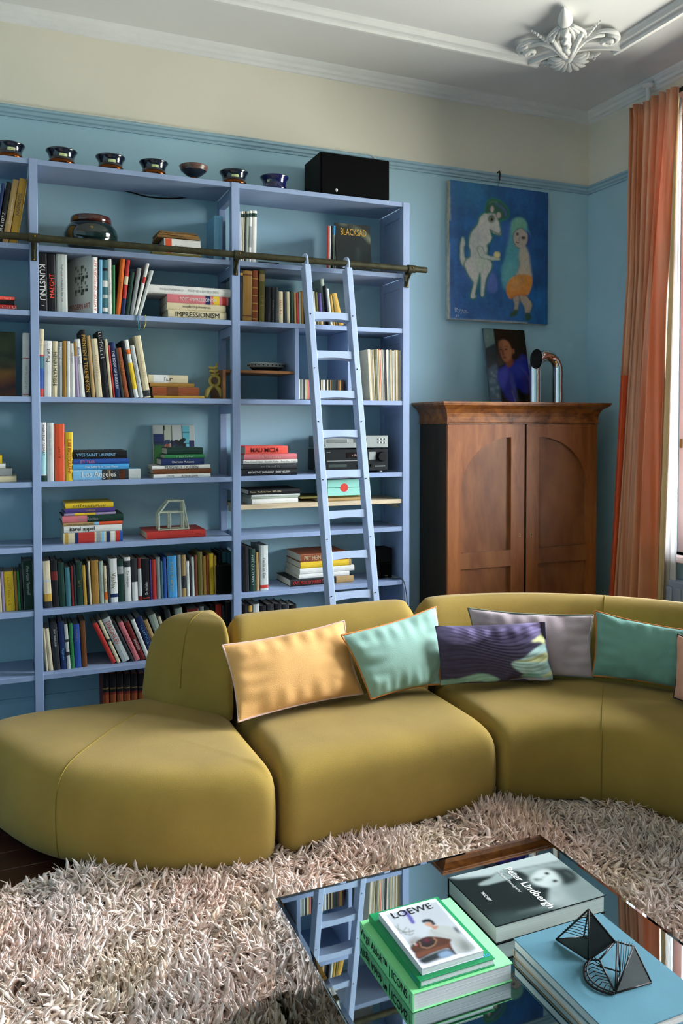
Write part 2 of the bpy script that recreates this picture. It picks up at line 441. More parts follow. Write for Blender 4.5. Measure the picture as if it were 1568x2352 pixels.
corn = [(0, -.075), (-.012, -.072), (-.014, -.055), (-.03, -.048), (-.034, -.03), (-.05, -.022), (-.062, -.012), (-.066, 0), (0, 0)]
struct('trim_1', MB().sweep(corn, [(XL, 0, CEIL), (XR, 0, CEIL), (XR, YF, CEIL)]), M_PLASTER)
rail = [(0, 0), (-.010, 0), (-.012, .012), (-.022, .018), (-.024, .034), (-.034, .040), (-.034, .050), (-.028, .056), (0, .056)]
struct('trim_2', MB().sweep(rail, [(XL, 0, ZR0), (XR, 0, ZR0), (XR, -.75, ZR0)]), M_RAILP)
struct('trim_3', MB().sweep(rail, [(XR, -2.64, ZR0), (XR, -3.29, ZR0)]), M_RAILP)
bprof = [(0, 0), (-.018, 0), (-.018, .16), (-.008, .18), (0, .18)]
struct('baseboard_back', MB().sweep(bprof, [(XL, 0, 0), (XR, 0, 0)]), M_WALL)
struct('baseboard_right', MB().sweep(bprof, [(XR, -.02, 0), (XR, YF, 0)]), M_WALL)
# raised moulding that frames the ceiling field, stepping in around the corner ornament
mprof = [(.068, 0), (.066, -.012), (.05, -.016), (.045, -.03), (.025, -.036), (.01, -.05), (-.012, -.052), (-.02, -.04), (-.032, -.034), (-.05, -.03), (-.066, -.014), (-.07, 0)]
arc = [(3.36 + .455 * math.cos(t), -.545 + .455 * math.sin(t), CEIL) for t in np.radians(np.linspace(189, 261, 13))]
mm = MB().sweep(mprof, [(XL, -.61, CEIL), (2.975, -.61, CEIL)]).sweep(mprof, arc).sweep(mprof, [(3.30, -.935, CEIL), (3.30, YF + .6, CEIL)])
struct('trim_4', mm, M_PLASTER)

# plaster corner ornament: shell, stems, onion cage with bud, volutes and bead sprays
H0 = Vector((3.065, -.80, CEIL)); dA = Vector((-.38, -.44, 0)).normalized(); dB = Vector((-dA.y, dA.x, 0))
orn = thing('ceiling_ornament', 'white plaster corner ornament with leafy plume and scrolls on the ceiling', 'plaster ornament', H0)
def OP(a, b, h): return dA * a + dB * b * .62 - Vector((0, 0, h * .72))
for k, t in enumerate(np.radians(np.linspace(-100, 100, 11))):
    L_ = .15 + .06 * math.cos(t * .9)
    pts = [OP(-L_ * q * math.cos(t), L_ * q * math.sin(t) * 1.15, .05 + .035 * math.sin(q * PI * .8)) for q in (.08, .3, .55, .8, 1)]
    MB().tube(pts, [.006, .012, .016, .016, .007], 8, flat=.8).build('shell_petal', M_PLASTER, orn, True)
MB().ball(OP(0, 0, .075), .028).build('hub', M_PLASTER, orn, True)
for s in (-1, 1):
    st = catmull([OP(.0, .02 * s, .06), OP(.10, .06 * s, .085), OP(.20, .13 * s, .085), OP(.235, .23 * s, .07), OP(.20, .33 * s, .05)], 5, False)
    MB().tube([Vector(p) for p in st], list(np.linspace(.023, .010, len(st))), 8).build('stem', M_PLASTER, orn, True)
    st = catmull([OP(.02, .02 * s, .07), OP(.13, .045 * s, .10), OP(.23, .09 * s, .10), OP(.29, .12 * s, .085)], 5, False)
    MB().tube([Vector(p) for p in st], list(np.linspace(.02, .015, len(st))), 8).build('stem', M_PLASTER, orn, True)
    MB().ball(OP(.30, .13 * s, .085), .019).build('knob', M_PLASTER, orn, True)
    c = Vector(OP(.13, .37 * s, .045))
    sp = [c + dA * (.06 * (1 - q * .78)) * math.cos(5.5 * q * PI / 2) + dB * s * (.06 * (1 - q * .78)) * math.sin(5.5 * q * PI / 2) - Vector((0, 0, .02 * q)) for q in np.linspace(0, 1, 22)]
    MB().tube(sp, list(np.linspace(.013, .015, 22)), 8).build('volute', M_PLASTER, orn, True)
    MB().ball(c - Vector((0, 0, .012)), .018).build('volute_eye', M_PLASTER, orn, True)
    wv = catmull([OP(.22, .2 * s, .05), OP(.24, .32 * s, .04), OP(.19, .43 * s, .035), OP(.09, .46 * s, .03), OP(.05, .41 * s, .03)], 5, False)
    MB().tube([Vector(p) for p in wv], list(np.linspace(.009, .018, len(wv) // 2)) + list(np.linspace(.018, .008, len(wv) - len(wv) // 2)), 8, flat=.7).build('acanthus_leaf', M_PLASTER, orn, True)
    for q in range(6):
        MB().ball(OP(.27 + .025 * q, (.19 + .022 * q) * s, .06), .017 - .0023 * q, n=8, m=6).build('bead', M_PLASTER, orn, True)
    for q in range(5):
        a_ = .09 + .05 * math.cos(q * 1.3); MB().ball(OP(-.02 - .02 * q + .02 * (q % 2), (.15 + .022 * q) * s, .05), .02 - .0023 * q, n=8, m=6).build('blossom', M_PLASTER, orn, True)
    lf = [OP(-.06, .2 * s, .03), OP(-.07, .25 * s, .04), OP(-.08, .30 * s, .02)]
    MB().tube(lf, [.01, .016, .004], 6).build('leaf', M_PLASTER, orn, True)
for t in np.linspace(-1, 1, 8):
    st = catmull([OP(.05, .02 * t, .07), OP(.17, .145 * t, .075 + .03 * (1 - abs(t))), OP(.30, .165 * t, .07 + .03 * (1 - abs(t))), OP(.41, .06 * t, .07)], 5, False)
    MB().tube([Vector(p) for p in st], .009, 8).build('cage_rib', M_PLASTER, orn, True)
st = [OP(q, .012 * math.sin(q * 60), .10 + .012 * math.sin(q * 90)) for q in np.linspace(.10, .40, 14)]
MB().tube(st, [.012 + .012 * abs(math.sin(i * 1.4)) for i in range(14)], 8).build('centre_leaf', M_PLASTER, orn, True)
MB().lathe([(.0, .0), (.034, .006), (.042, .022), (.038, .055), (.026, .105), (.012, .15), (.0, .175)], 14,
           Matrix.Translation(OP(.40, 0, .035)) @ dA.to_track_quat('Z', 'Y').to_matrix().to_4x4(), cap=False).build('bud', M_PLASTER, orn, True)

# radiator under the window
ra = thing('radiator', 'blue-grey panel radiator under the window sill beside the curtain', 'radiator', (XR - .065, -1.75, .14))
MB().bbox(-.045, .03, -.83, .83, 0, .58, .01).build('panel', M_RADI, ra)
for i in range(22):
    y = -.79 + i * .075
    MB().bbox(-.06, -.044, y, y + .045, .04, .54, .007).build('flute', M_RADI, ra)
MB().box(-.02, .02, -.7, -.66, -.14, 0).box(-.02, .02, .66, .7, -.14, 0).build('foot', M_RADI, ra)

# ------------------------------------------------------------------ bookcase
SZ = dict(T=3.099, A=2.657, B=2.315, C=1.865, D=1.417, E=1.074, F=.735, G=.393, H=.07)
YB = -.334; TH = .028
PX = [(-1.085, -1.040), (0.0, .042), (1.078, 1.125), (2.175, 2.221)]
case = thing('bookcase', 'built-in periwinkle blue bookcase covering the back wall', 'bookcase', (0, 0, 0))
for i, (a, b) in enumerate(PX):
    MB().bbox(a, b, YB - .004, YB + .045, 0, SZ['T'] + .002, .002).build('front_post', M_CASE, case)
    MB().bbox(a + .003, b - .003, -.045, -.001, 0, SZ['T'] - TH, .002).build('rear_post', M_CASE, case)
    for k, z in SZ.items():
        if k == 'H': continue
        MB().box(a + .006, b - .006, YB + .045, -.045, z - TH - .055, z - TH).build('side_cleat', M_CASE, case)
    if i in (0, 3):
        zz = sorted(SZ.values())
        for z0, z1 in zip(zz, zz[1:]):
            MB().box(a + .014, b - .014, YB + .045, -.045, z0 + .0, z1 - TH - .055).build('side_panel', M_CASE, case)
for i in range(3):
    a, b = PX[i][1], PX[i + 1][0]
    for k, z in SZ.items():
        MB().bbox(a, b, YB, -.001, z - TH, z, .0015).build('shelf', M_CASE, case)
    MB().box(a, b, YB + .03, YB + .05, 0, SZ['H'] - TH).build('plinth', M_CASE, case)
for a, b in ((1.461, 1.486), (1.802, 1.827)):
    MB().bbox(a, b, YB + .004, -.001, SZ['C'], SZ['B'] - TH, .0015).build('divider', M_CASE, case)

# loose boards
bn = thing('plank_shelf', 'brown wooden board making a small extra shelf left of the ladder', 'shelf board', (1.25, -.17, SZ['C']))
MB().bbox(-.205, .211, -.15, .14, .152, .168, .002).build('board', M_PLANK, bn)
MB().bbox(-.224, -.205, -.15, .14, 0, .168, .002).build('end_board', M_PLANK, bn)
pb = tag(MB().bbox(1.126, 2.174, YB + .004, -.01, 0, .026, .002).build('pale_board', M_PALE, loc=(0, 0, 1.222)), 'pale unpainted wooden shelf board with stacks of books and mint box', 'shelf board')
for x in (1.135, 2.165):
    MB().box(x - .008, x + .008, YB + .05, -.05, -.03, 0).build('support_strip', M_PALE, pb)

# ------------------------------------------------------------------ rail and ladder
RY, RZ = -.405, 2.676
rl = thing('ladder_rail', 'dark bronze rail fixed across the front of the bookcase', 'rail', (0, RY, RZ))
MB().tube([(-1.3, 0, 0), (2.302, 0, 0)], .0185, 20).build('tube', M_RAIL, rl, True, angle=40)
for x in (-1.06, .021, 1.10, 2.198):
    f = YB - .004 - RY
    MB().tube([(x - .026 + .0, 0, -.0), (x + .026, 0, 0)], .024, 16).build('clamp', M_RAIL, rl, True, angle=40)
    br = MB().box(x - .013, x + .013, f - .006, f, -.105, .015).tube([(x, .0, -.012), (x, f * .6, -.05), (x, f - .004, -.095)], .008, 8)
    br.box(x - .008, x + .008, 0, f, -.026, -.010)
    b = br.build('bracket', M_RAIL, rl)
    MB().ball((x, f - .007, -.098), .006, n=8, m=6).ball((x, -.024, .004), .006, n=8, m=6).build('screw', M_BRASS, b, True)
ANG = math.atan(.38 / 1.94); LY0 = RY + .005 - .38 / 1.94 * 2.70
ld = thing('ladder', 'pale blue wooden library ladder hooked on the rail of the bookcase', 'ladder', (1.632, LY0, 0), (-ANG, 0, 0))
LL = 2.70 / math.cos(ANG)
for s in (-1, 1):
    x = .1315 * s
    st = MB().bbox(x - .0185, x + .0185, -.035, .035, 0, LL - .06, .003).build('stile', M_LADDER, ld)
    hk = [(0, .0, LL - .085), (0, -.012, LL - .04), (0, -.006, LL - .005), (0, .018, LL + .012), (0, .042, LL - .002), (0, .05, LL - .03)]
    MB().tube([(x + a, b + .002, c) for a, b, c in catmull(hk, 4, False)], .0165, 8, flat=.5).build('hook', M_LADDER, ld, True)
    for z in (.5, .82, 1.13, 1.46, 1.79, 2.1, 2.42):
        MB().ball((x - .004, -.036, z - .03), .0035, n=6, m=4).build('screw', M_DARKM, ld)
for v in (727, 816, 907, 998, 1091, 1185, 1280, 1374, None):
    if v:
        z = 1.5
        for _ in range(12): z = atY(760, v, RY - .03 - .38 / 1.94 * (2.70 - z)).z
        c = z / math.cos(ANG)
    else: c = .42
    poly = [(-.113, .022), (.113, .022), (.113, -.024)] + [(.113 - .226 * q, -.024 + .007 * math.sin(PI * q)) for q in np.linspace(.1, .9, 9)] + [(-.113, -.024)]
    MB().prism(poly, Matrix.Translation((0, .028, c)) @ Matrix.Rotation(PI / 2, 4, 'X'), .054).build('rung', M_LADDER, ld)

# ------------------------------------------------------------------ books
PAL = dict(black='#131316', charcoal='#2b2e31', white='#d8d6cf', cream='#cdbf9c', grey='#8d918f', palegrey='#b9bdb8', navy='#1c2c57', blue='#2b4f96', sky='#4a9bd0',
           teal='#3f6f78', green='#2f7a45', darkgreen='#17352b', olive='#6a6230', ochre='#9a7130', gold='#b88f3a', yellow='#dcb72c', orange='#cf6420', brown='#6a3c1e', tan='#a98a5a',
           red='#b5342c', darkred='#6d1f1c', pink='#c96f74', purple='#4a3a78', lilac='#9b8aa6', mint='#a9d3cf', lightblue='#7fb6d6', vermilion='#d2502c', coral='#ee5a4c', rust='#8a4522', greygreen='#9aa596')
CNAME = dict(darkgreen='dark green', palegrey='pale grey', darkred='dark red', lightblue='light blue', greygreen='grey-green', coral='coral red')
def cname(c): return CNAME.get(c, c)
def bm_(c): return mat('cloth_' + c, PAL[c], .55, var=.10, scale=12, spec=.25)
def ink(c): return mat('ink_' + c, PAL.get(c, c), .6, var=0, spec=.15)
ROW = dict(A='top shelf', B='second shelf', C='third shelf', D='fourth shelf', E='fifth shelf', F='sixth shelf', G='seventh shelf', H='bottom shelf')

def cover_mesh(w, h, d, t=.003, rnd=.25, soft=False):
    """case binding standing upright: spine at y=0 facing -y, boards back to y=d; x 0..w"""
    t = min(t, w * .2); b = min(.006, w * rnd)
    out = [(0, d), (0, b), (w * .15, b * .3), (w * .5, 0), (w * .85, b * .3), (w, b), (w, d)]
    inn = [(t, d), (t, b + t * .6), (w * .2, b * .3 + t), (w * .5, t), (w * .8, b * .3 + t), (w - t, b + t * .6), (w - t, d)]
    vs = []; fs = []
    for z in (0, h): vs += [(x, y, z) for x, y in out] + [(x, y, z) for x, y in inn]
    n = 7
    for i in range(n - 1):
        fs += [(i, i + 1, 14 + i + 1, 14 + i), (7 + i + 1, 7 + i, 21 + i, 21 + i + 1), (i + 1, i, 7 + i, 7 + i + 1), (14 + i, 14 + i + 1, 21 + i + 1, 21 + i)]
    fs += [(0, 14, 21, 7), (6, 13, 27, 20)]
    return MB().add(vs, fs)

def book(w, h, d, col, label, M, title=None, tcol='white', tdir=-1, band=None, group=None, pages=None, tsize=.55, tlen=.8, name='book', bold=.0, cat='book', tpos=.5, smallprint=None, colm=None):
    """one book built upright in local space, placed by matrix M; parts: pages, lettering, bands"""
    o = cover_mesh(w, h, d).build(name, colm or bm_(col)); o.matrix_world = M
    tag(o, label, cat, group)
    g = min(.004, h * .02)
    MB().box(min(.003, w * .2), w - min(.003, w * .2), .004, d - .004, g, h - g).build('pages', pages or M_PAGES, o)
    for bd in (band or []):
        z0, z1, c = bd
        MB().add([(x, y - .0005, z) for z in (z0 * h, z1 * h) for x, y in ((-.0004, min(.006, w * .25)), (w * .15, min(.006, w * .25) * .3), (w * .5, 0), (w * .85, min(.006, w * .25) * .3), (w + .0004, min(.006, w * .25)))],
                 [(i, i + 1, 6 + i, 5 + i) for i in range(4)]).build('spine_band', bm_(c) if c in PAL else ink(c), o)
    if title:
        ex = (0, 0, tdir); ey = (1 if tdir < 0 else -1, 0, 0)
        if tdir == 0:
            letters(title, ink(tcol), o, (w / 2, -.0006, h * tpos), (1, 0, 0), (0, 0, 1), (0, -1, 0), w * .8, h * .1, bold=bold)
        else:
            letters(title, ink(tcol), o, (w / 2, -.0006, h * tpos), ex, ey, (0, -1, 0), h * tlen, w * tsize, bold=bold)
    if smallprint:
        letters(smallprint, ink(tcol), o, (w / 2, -.0006, h * .10), (0, 0, -1), (1, 0, 0), (0, -1, 0), h * .14, w * .3)
    return o

def size_word(w, h):
    return ('thick ' if w > .04 else 'thin ' if w < .014 else '') + ('tall ' if h > .30 else 'small ' if h < .17 else '')

def upright_row(row, bay, ox, oy, s, ysp, items, z=None, depth=.22, prefix='', start=1, group=None):
    """items: (base left, base right, top y, lean of the top, colour, title, title colour, options) in crop units"""
    z = SZ[row] if z is None else z
    for i, it in enumerate(items):
        a, b, vt, sh, col = it[:5]; title = it[5] if len(it) > 5 else None; tc = it[6] if len(it) > 6 else 'white'; op = dict(it[7]) if len(it) > 7 else {}
        yy = op.pop('y', ysp)
        pa = atY(ox + a * s, 1000, yy); pb_ = atY(ox + b * s, 1000, yy); pt = atY(ox + (a + b) * s / 2 + sh * s, oy + vt * s, yy)
        w = max(.004, pb_.x - pa.x - .0008); dx = pt.x - (pa.x + pb_.x) / 2; H = pt.z - z
        an = math.atan2(dx, H); h = H / math.cos(an) - w / 2 * abs(math.sin(an)) * 0
        d = op.pop('d', min(depth, .72 * h + .03)); rz = op.pop('rz', 0)
        piv = Matrix.Translation((pa.x, yy, z + .0004)) if an <= 0 else Matrix.Translation((pb_.x, yy, z + .0004))
        M = piv @ Matrix.Rotation(rz, 4, 'Z') @ Matrix.Rotation(an, 4, 'Y') @ (Matrix.Translation((-w, 0, 0)) if an > 0 else Matrix())
        lean = 'leaning ' if abs(an) > .07 else ''
        kind = op.pop('kind', 'book'); lb = op.pop('label', None)
        lab = lb or ('%s%s%s %s, %s from left, %s%s of %s bay' % (lean, size_word(w, h), cname(col), kind, ordinal(i + start), prefix, ROW[row], bay))
        book(w, h, d, col, lab, M, title, tc, group=group or ('books standing on the %s, %s bay' % (ROW[row], bay)), **op)

def flat_stack(z, ox, oy, s, ysp, items, where, depth=.24, group=None):
    """items bottom to top: (left, right, top y, bottom y, colour, title, title colour, options)"""
    n = len(items)
    for i, it in enumerate(items):
        a, b, vt, vb, col = it[:5]; title = it[5] if len(it) > 5 else None; tc = it[6] if len(it) > 6 else 'white'; op = dict(it[7]) if len(it) > 7 else {}
        yy = op.pop('y', ysp); um = ox + (a + b) / 2 * s
        pa = atY(ox + a * s, 1000, yy); pb_ = atY(ox + b * s, 1000, yy)
        th = max(.005, atY(um, oy + vt * s, yy).z - atY(um, oy + vb * s, yy).z); L = pb_.x - pa.x; d = op.pop('d', depth); rz = op.pop('rz', 0)
        # local upright book: w=thickness along x, h=length along z -> lie down, spine still facing -y
        M = Matrix.Translation((pa.x, yy, z + .0003)) @ Matrix.Rotation(rz, 4, 'Z') @ Matrix(((0, 0, 1, 0), (0, 1, 0, 0), (-1, 0, 0, th), (0, 0, 0, 1)))
        pos = 'only book' if n == 1 else 'topmost' if i == n - 1 else 'lowest' if i == 0 else '%s from the bottom' % ordinal(i + 1)
        kind = op.pop('kind', 'book'); lb = op.pop('label', None)
        tl = op.pop('tlen', .8); ts = op.pop('tsize', .6)
        lab = lb or '%s%s %s lying flat, %s, %s' % ('thick ' if th > .035 else 'thin ' if th < .013 else '', cname(col), kind, pos, where)
        book(th, L, d, col, lab, M, title, tc, tdir=1, group=group or 'books lying in stack ' + where, tlen=tl, tsize=ts, **op)
        # lettering upright along the spine: local x (thickness) points down, so reading direction is +z
        z += th + .0004
    return z

B1 = (0, 360, .35714); C1 = (0, 740, .35714); E1 = (0, 1100, .35714); G1 = (0, 1370, .35714)
A2 = (500, 330, .31888); C2 = (500, 740, .29337); E2 = (500, 1080, .29337)

# -- middle bay, second shelf
upright_row('B', 'middle', *B1, -.315, [
    (256, 318, 622, -16, 'black', 'KUNSTNU', 'white', dict(tlen=.62, tsize=.62, bold=.008, smallprint='I', band=[(.60, .83, '#131316')])),
    (320, 374, 628, -18, 'black', 'MAEGHT', 'coral', dict(tlen=.42, tdir=1, bold=.008, tpos=.45)),
    (376, 446, 627, -14, 'palegrey', 'The Museum of Modern Art, New York', 'charcoal', dict(tsize=.2, tlen=.65)),
    (598, 638, 648, -6, 'white', 'A HISTORY OF MODERN ART', 'red', dict(tdir=1, tlen=.9, tsize=.5, rz=.50, d=.24, kind='book turned cover outward')),
    (641, 665, 662, -6, 'lightblue'),
    (667, 702, 664, -8, 'teal', None, 'white', dict(band=[(.05, .12, 'white'), (.3, .36, 'palegrey'), (.5, .62, 'white'), (.8, .85, 'black')])),
    (704, 729, 657, -12, 'white', '~12', 'charcoal', dict(tsize=.35)),
    (731, 748, 697, -8, 'green'),
    (751, 782, 658, 24, 'orange', '~8', 'charcoal', dict(tsize=.35, tlen=.3)),
    (784, 809, 664, 28, 'red', None, 'white', dict(band=[(.0, .3, 'navy'), (.55, .7, 'cream')])),
    (811, 838, 742, 28, 'darkgreen'),
    (840, 866, 718, 44, 'grey'),
    (867, 887, 688, 74, 'white', None, 'red', dict(band=[(.62, .74, 'red')])),
    (889, 911, 735, 78, 'palegrey')])
hist = [o for o in COL.objects if o.get('label', '').endswith('fourth from left, second shelf of middle bay')][0]
# cover print of the turned book, seen on its left board
pc = Paint(44, 60, '#d3d2cb', .75)
for r in range(9):
    for q in range(7):
        if (r * 5 + q * 3 + r * q) % 4 < 2: pc.poly([(.3 + q * .08, .3 + r * .055), (.37 + q * .08, .3 + r * .055), (.37 + q * .08, .345 + r * .055), (.3 + q * .08, .345 + r * .055)], '#1d2020' if (r + q) % 2 else '#6d7a70', 0, False)
hw = hist.dimensions.z
pc.build('cover_print', attr_mat('print_matt', .5), hist, (-.0006, .225, .01), (0, -.21, 0), (0, 0, .325))
letters('MODERN ART', ink('red'), hist, (-.0012, .12, .045), (0, -1, 0), (0, 0, 1), (-1, 0, 0), .19, .03, 'cover_lettering')
flat_stack(SZ['B'], *B1, -.315, [
    (1087, 1460, 995, 1046, 'cream', 'IMPRESSIONISM', 'black', dict(tlen=.75, tsize=.62)),
    (1080, 1456, 961, 1006, 'cream', 'modern primitives', 'charcoal', dict(tlen=.5, tsize=.5)),
    (1083, 1473, 918, 972, 'pink', 'POST-IMPRESSIONISM', 'white', dict(tlen=.6, tsize=.4, band=[(.62, .7, 'navy'), (.75, .85, 'yellow'), (.9, .97, 'red')])),
    (956, 1488, 866, 919, 'white', 'PANAMARENKO     TEKENEN EN BEELDEN', 'grey', dict(tlen=.7, tsize=.28))], 'second shelf of middle bay')
# bookmark ribbons
for u0, v0, u1, v1, c, nm in ((880, 1022, 893, 1112, '#1f8f96', 'teal'), (885, 1022, 905, 1116, '#10161a', 'black'), (938, 1026, 925, 1108, '#c8c24a', 'yellow')):
    p = [atY(u0 * .357, 360 + v0 * .357, YB - .003), atY((u0 * .6 + u1 * .4 + 6) * .357, 360 + (v0 + v1) / 2 * .357, YB - .008), atY(u1 * .357, 360 + v1 * .357, YB - .012)]
    p = [Vector((p[0].x, -.28, SZ['B'] + .004)), Vector((p[0].x, YB - .001, SZ['B'] + .005))] + p
    tag(MB().tube(p, .0022, 6, flat=.4).build('bookmark_ribbon', mat('ribbon_' + nm, c, .5, var=.05)), 'thin %s bookmark ribbon hanging over the second shelf edge' % nm, 'ribbon')

# -- middle bay, third shelf
upright_row('C', 'middle', *C1, -.312, [
    (251, 282, 45, 0, 'cream', '~5', 'charcoal', dict(tsize=.3, tlen=.18, tpos=.8, band=[(.0, .12, 'red'), (.12, .42, 'blue'), (.42, .6, 'teal'), (.6, .62, 'red')])),
    (284, 335, 120, 0, 'white', 'Manet', 'charcoal', dict(tdir=1, tlen=.25, tpos=.74, tsize=.5)),
    (337, 372, 122, 0, 'cream', 'HENRI MATISSE', 'darkgreen', dict(tlen=.8, tsize=.7)),
    (373, 405, 128, -3, 'grey', 'Manuel Neri', 'white', dict(tlen=.32, tpos=.74)),
    (407, 432, 120, -6, 'ochre'), (433, 455, 122, -6, 'white'),
    (457, 490, 135, -10, 'white', '~9', 'black', dict(tlen=.2, tpos=.72, tsize=.4)),
    (491, 516, 130, -22, 'lilac', None, 'white', dict(band=[(.75, 1, 'ochre')])),
    (518, 553, 110, -36, 'white', 'Alice Neel', 'purple', dict(tlen=.3, tpos=.72)),
    (555, 590, 50, -40, 'black', 'PRENTEN & TEKENINGEN', 'gold', dict(tlen=.86, tsize=.7, bold=.006)),
    (592, 618, 87, -38, 'tan', None, 'white'),
    (622, 664, 108, -38, 'cream', '~16', 'rust', dict(tdir=1, tsize=.3)),
    (668, 708, 60, -46, 'black', '~11', 'white', dict(tlen=.4, tpos=.78)),
    (710, 730, 110, -40, 'cream'), (732, 743, 150, -38, 'red'),
    (745, 781, 130, -42, 'navy', 'THE BOOK OF SHRIGLEY', 'white', dict(tlen=.85, tsize=.45)),
    (783, 802, 170, -46, 'charcoal'),
    (805, 836, 168, -56, 'rust', '~5', 'gold', dict(tlen=.35, tpos=.6)),
    (838, 862, 120, -60, 'black'),
    (866, 896, 115, -70, 'white', None, 'black', dict(band=[(.15, .6, 'yellow'), (.75, .83, 'orange')])),
    (898, 926, 150, -62, 'palegrey', '~18', 'charcoal', dict(tsize=.35)),
    (930, 973, 90, -68, 'cream', '~12', 'tan', dict(tsize=.3, band=[(.02, .12, 'charcoal')]))])
flat_stack(SZ['C'], *C1, -.30, [
    (988, 1316, 470, 487, 'gold'), (982, 1282, 412, 468, 'rust', None, 'black', dict(kind='leather book', band=[(.3, .55, 'brown')])),
    (968, 1251, 386, 410, 'ochre'),
    (958, 1212, 335, 386, 'cream', '~3', 'charcoal', dict(tlen=.2, tsize=.5, band=[(.12, .5, 'white')]))], 'beside the yellow figure, third shelf', depth=.2)

# -- middle bay, fourth shelf
upright_row('D', 'middle', *C1, -.31, [
    (258, 296, 645, 0, 'white', 'MARLENE DUMAS', 'charcoal', dict(tlen=.52, tpos=.7, tsize=.5, band=[(.12, .5, 'mint'), (0, .1, 'darkgreen')])),
    (298, 344, 647, 0, 'palegrey', 'ANDY WARHOL  Polaroids 1958-1987', 'grey', dict(tlen=.5, tpos=.7, tsize=.35)),
    (346, 415, 655, 0, 'vermilion', '~5', 'black', dict(tlen=.2, tsize=.2)),
    (417, 468, 708, 0, 'yellow', 'SURF PHOTOGRAPHY', 'red', dict(tlen=.72, tsize=.5, bold=.01))])
flat_stack(SZ['D'], *C1, -.312, [
    (468, 902, 951, 1017, 'lightblue', 'Los Angeles', 'white', dict(tlen=.5, tsize=.75, tpos=.38, band=[(.42, .82, 'charcoal'), (.5, .55, 'tan'), (.68, .76, 'rust'), (.82, 1, 'palegrey')])),
    (466, 828, 919, 955, 'sky', 'The Selby Is in Your Place', 'white', dict(tlen=.6, tsize=.5)),
    (470, 830, 885, 918, 'blue', 'BY YLES', 'pink', dict(tlen=.25, tpos=.25, tsize=.6)),
    (472, 815, 833, 885, 'black', 'YVES SAINT LAURENT', 'lightblue', dict(tlen=.74, tsize=.38, tpos=.42, bold=.008))], 'beside the yellow book, fourth shelf')
zt = flat_stack(SZ['D'], *C1, -.312, [
    (986, 1352, 977, 1003, 'white', 'DIOR        A New Look', 'charcoal', dict(tlen=.7, tsize=.55)),
    (982, 1357, 946, 976, 'brown'), (977, 1352, 922, 946, 'white', 'MAGNUS OLESEN', 'black', dict(tlen=.6, tsize=.8)),
    (1035, 1312, 879, 922, 'navy', 'Charlotte Mutsaers', 'white', dict(tlen=.6, tsize=.3)),
    (1060, 1315, 853, 879, 'green', '~10', 'palegrey', dict(tlen=.5, tsize=.45)),
    (1072, 1305, 811, 853, 'darkgreen')], 'in front of leaning picture, fourth shelf', depth=.17)
# picture leaning on the wall behind that stack
pl = atY(352, 1000, -.07); pr_ = atY(449, 1000, -.07); ztop = atY(400, 974, -.03).z
pw = pr_.x - pl.x; ph = ztop - SZ['D']
lp = thing('leaning_picture', 'small colourful picture of a capped figure leaning behind the book stack', 'picture', (pl.x, -.085, SZ['D']), (-math.atan2(.055, ph), 0, 0))
MB().bbox(0, pw, 0, .018, 0, ph, .002).build('panel', mat('panel_white', '#cfcfca', .6), lp)
p = Paint(52, 58, '#cfd0c8'); cm = homog([(990, 660), (1257, 660), (1262, 930), (995, 930)])
p.map = cm
p.poly([(990, 745), (1260, 745), (1260, 800), (995, 800)], '#232d55', 0, False)
p.poly([(990, 705), (1062, 705), (1062, 750), (990, 750)], '#2b3a6e', 0, False); p.poly([(995, 765), (1262, 790), (1262, 930), (995, 930)], '#3c7a3c', 1, False)
p.poly([(1062, 665), (1112, 665), (1112, 790), (1062, 790)], '#c9cbb5', 0, False)
for x in (1062, 1110, 1178): p.stroke([(x, 662), (x, 800)], 3, '#15161a')
p.poly([(1182, 665), (1225, 665), (1225, 800), (1182, 800)], '#6cc3cf', 0, False); p.stroke([(1182, 700), (1225, 700)], 2, '#235a70'); p.stroke([(1182, 760), (1225, 760)], 2, '#235a70')
p.poly([(1030, 930), (1025, 850), (1060, 800), (1090, 790), (1110, 820), (1115, 930)], '#1a1a22', 1); p.ell(1082, 775, 18, 26, '#a4503a'); p.poly([(1055, 765), (1060, 745), (1095, 740), (1103, 755), (1085, 762)], '#32405e', 0)
for q in range(9): p.ell(1165 + 25 * math.cos(q * 2.3), 770 + 32 * math.sin(q * 1.7), 15, 13, '#16191c', 0)
p.build('print', attr_mat('print_matt', .5), lp, (.004, -.001, .004), (pw - .008, 0, 0), (0, 0, ph - .008))

# -- middle bay, fifth shelf
flat_stack(SZ['E'], *E1, -.29, [
    (400, 783, 350, 418, 'cream', None, 'white', dict(kind='patterned art book', band=[(.03, .08, 'gold'), (.19, .25, 'navy'), (.25, .52, 'red'), (.55, .62, 'grey'), (.64, .68, 'lightblue'), (.72, .78, 'navy'), (.8, .86, 'white'), (.88, .95, 'red'), (.95, 1, 'blue')])),
    (404, 778, 308, 352, 'white', 'karel appel', 'black', dict(tlen=.44, tsize=.75, tpos=.31, bold=.012)),
    (400, 782, 288, 308, 'tan', 'KAREL APPEL over KAREL APPEL', 'charcoal', dict(tlen=.45, tsize=.4, tpos=.28, band=[(.52, .6, 'lightblue'), (.6, 1, 'vermilion')])),
    (394, 788, 247, 292, 'darkgreen', 'Mark Rothko', 'grey', dict(tlen=.32, tpos=.42, tsize=.45, band=[(.0, .4, 'pink')])),
    (407, 740, 231, 246, 'lilac', None, 'white', dict(band=[(.2, .6, 'yellow')])),
    (415, 733, 203, 232, 'purple', 'CAMPANIA', 'gold', dict(tlen=.2, tsize=.4)),
    (415, 725, 171, 205, 'yellow', '~14', 'charcoal', dict(tlen=.75, tsize=.5, band=[]))], 'left stack, fifth shelf')
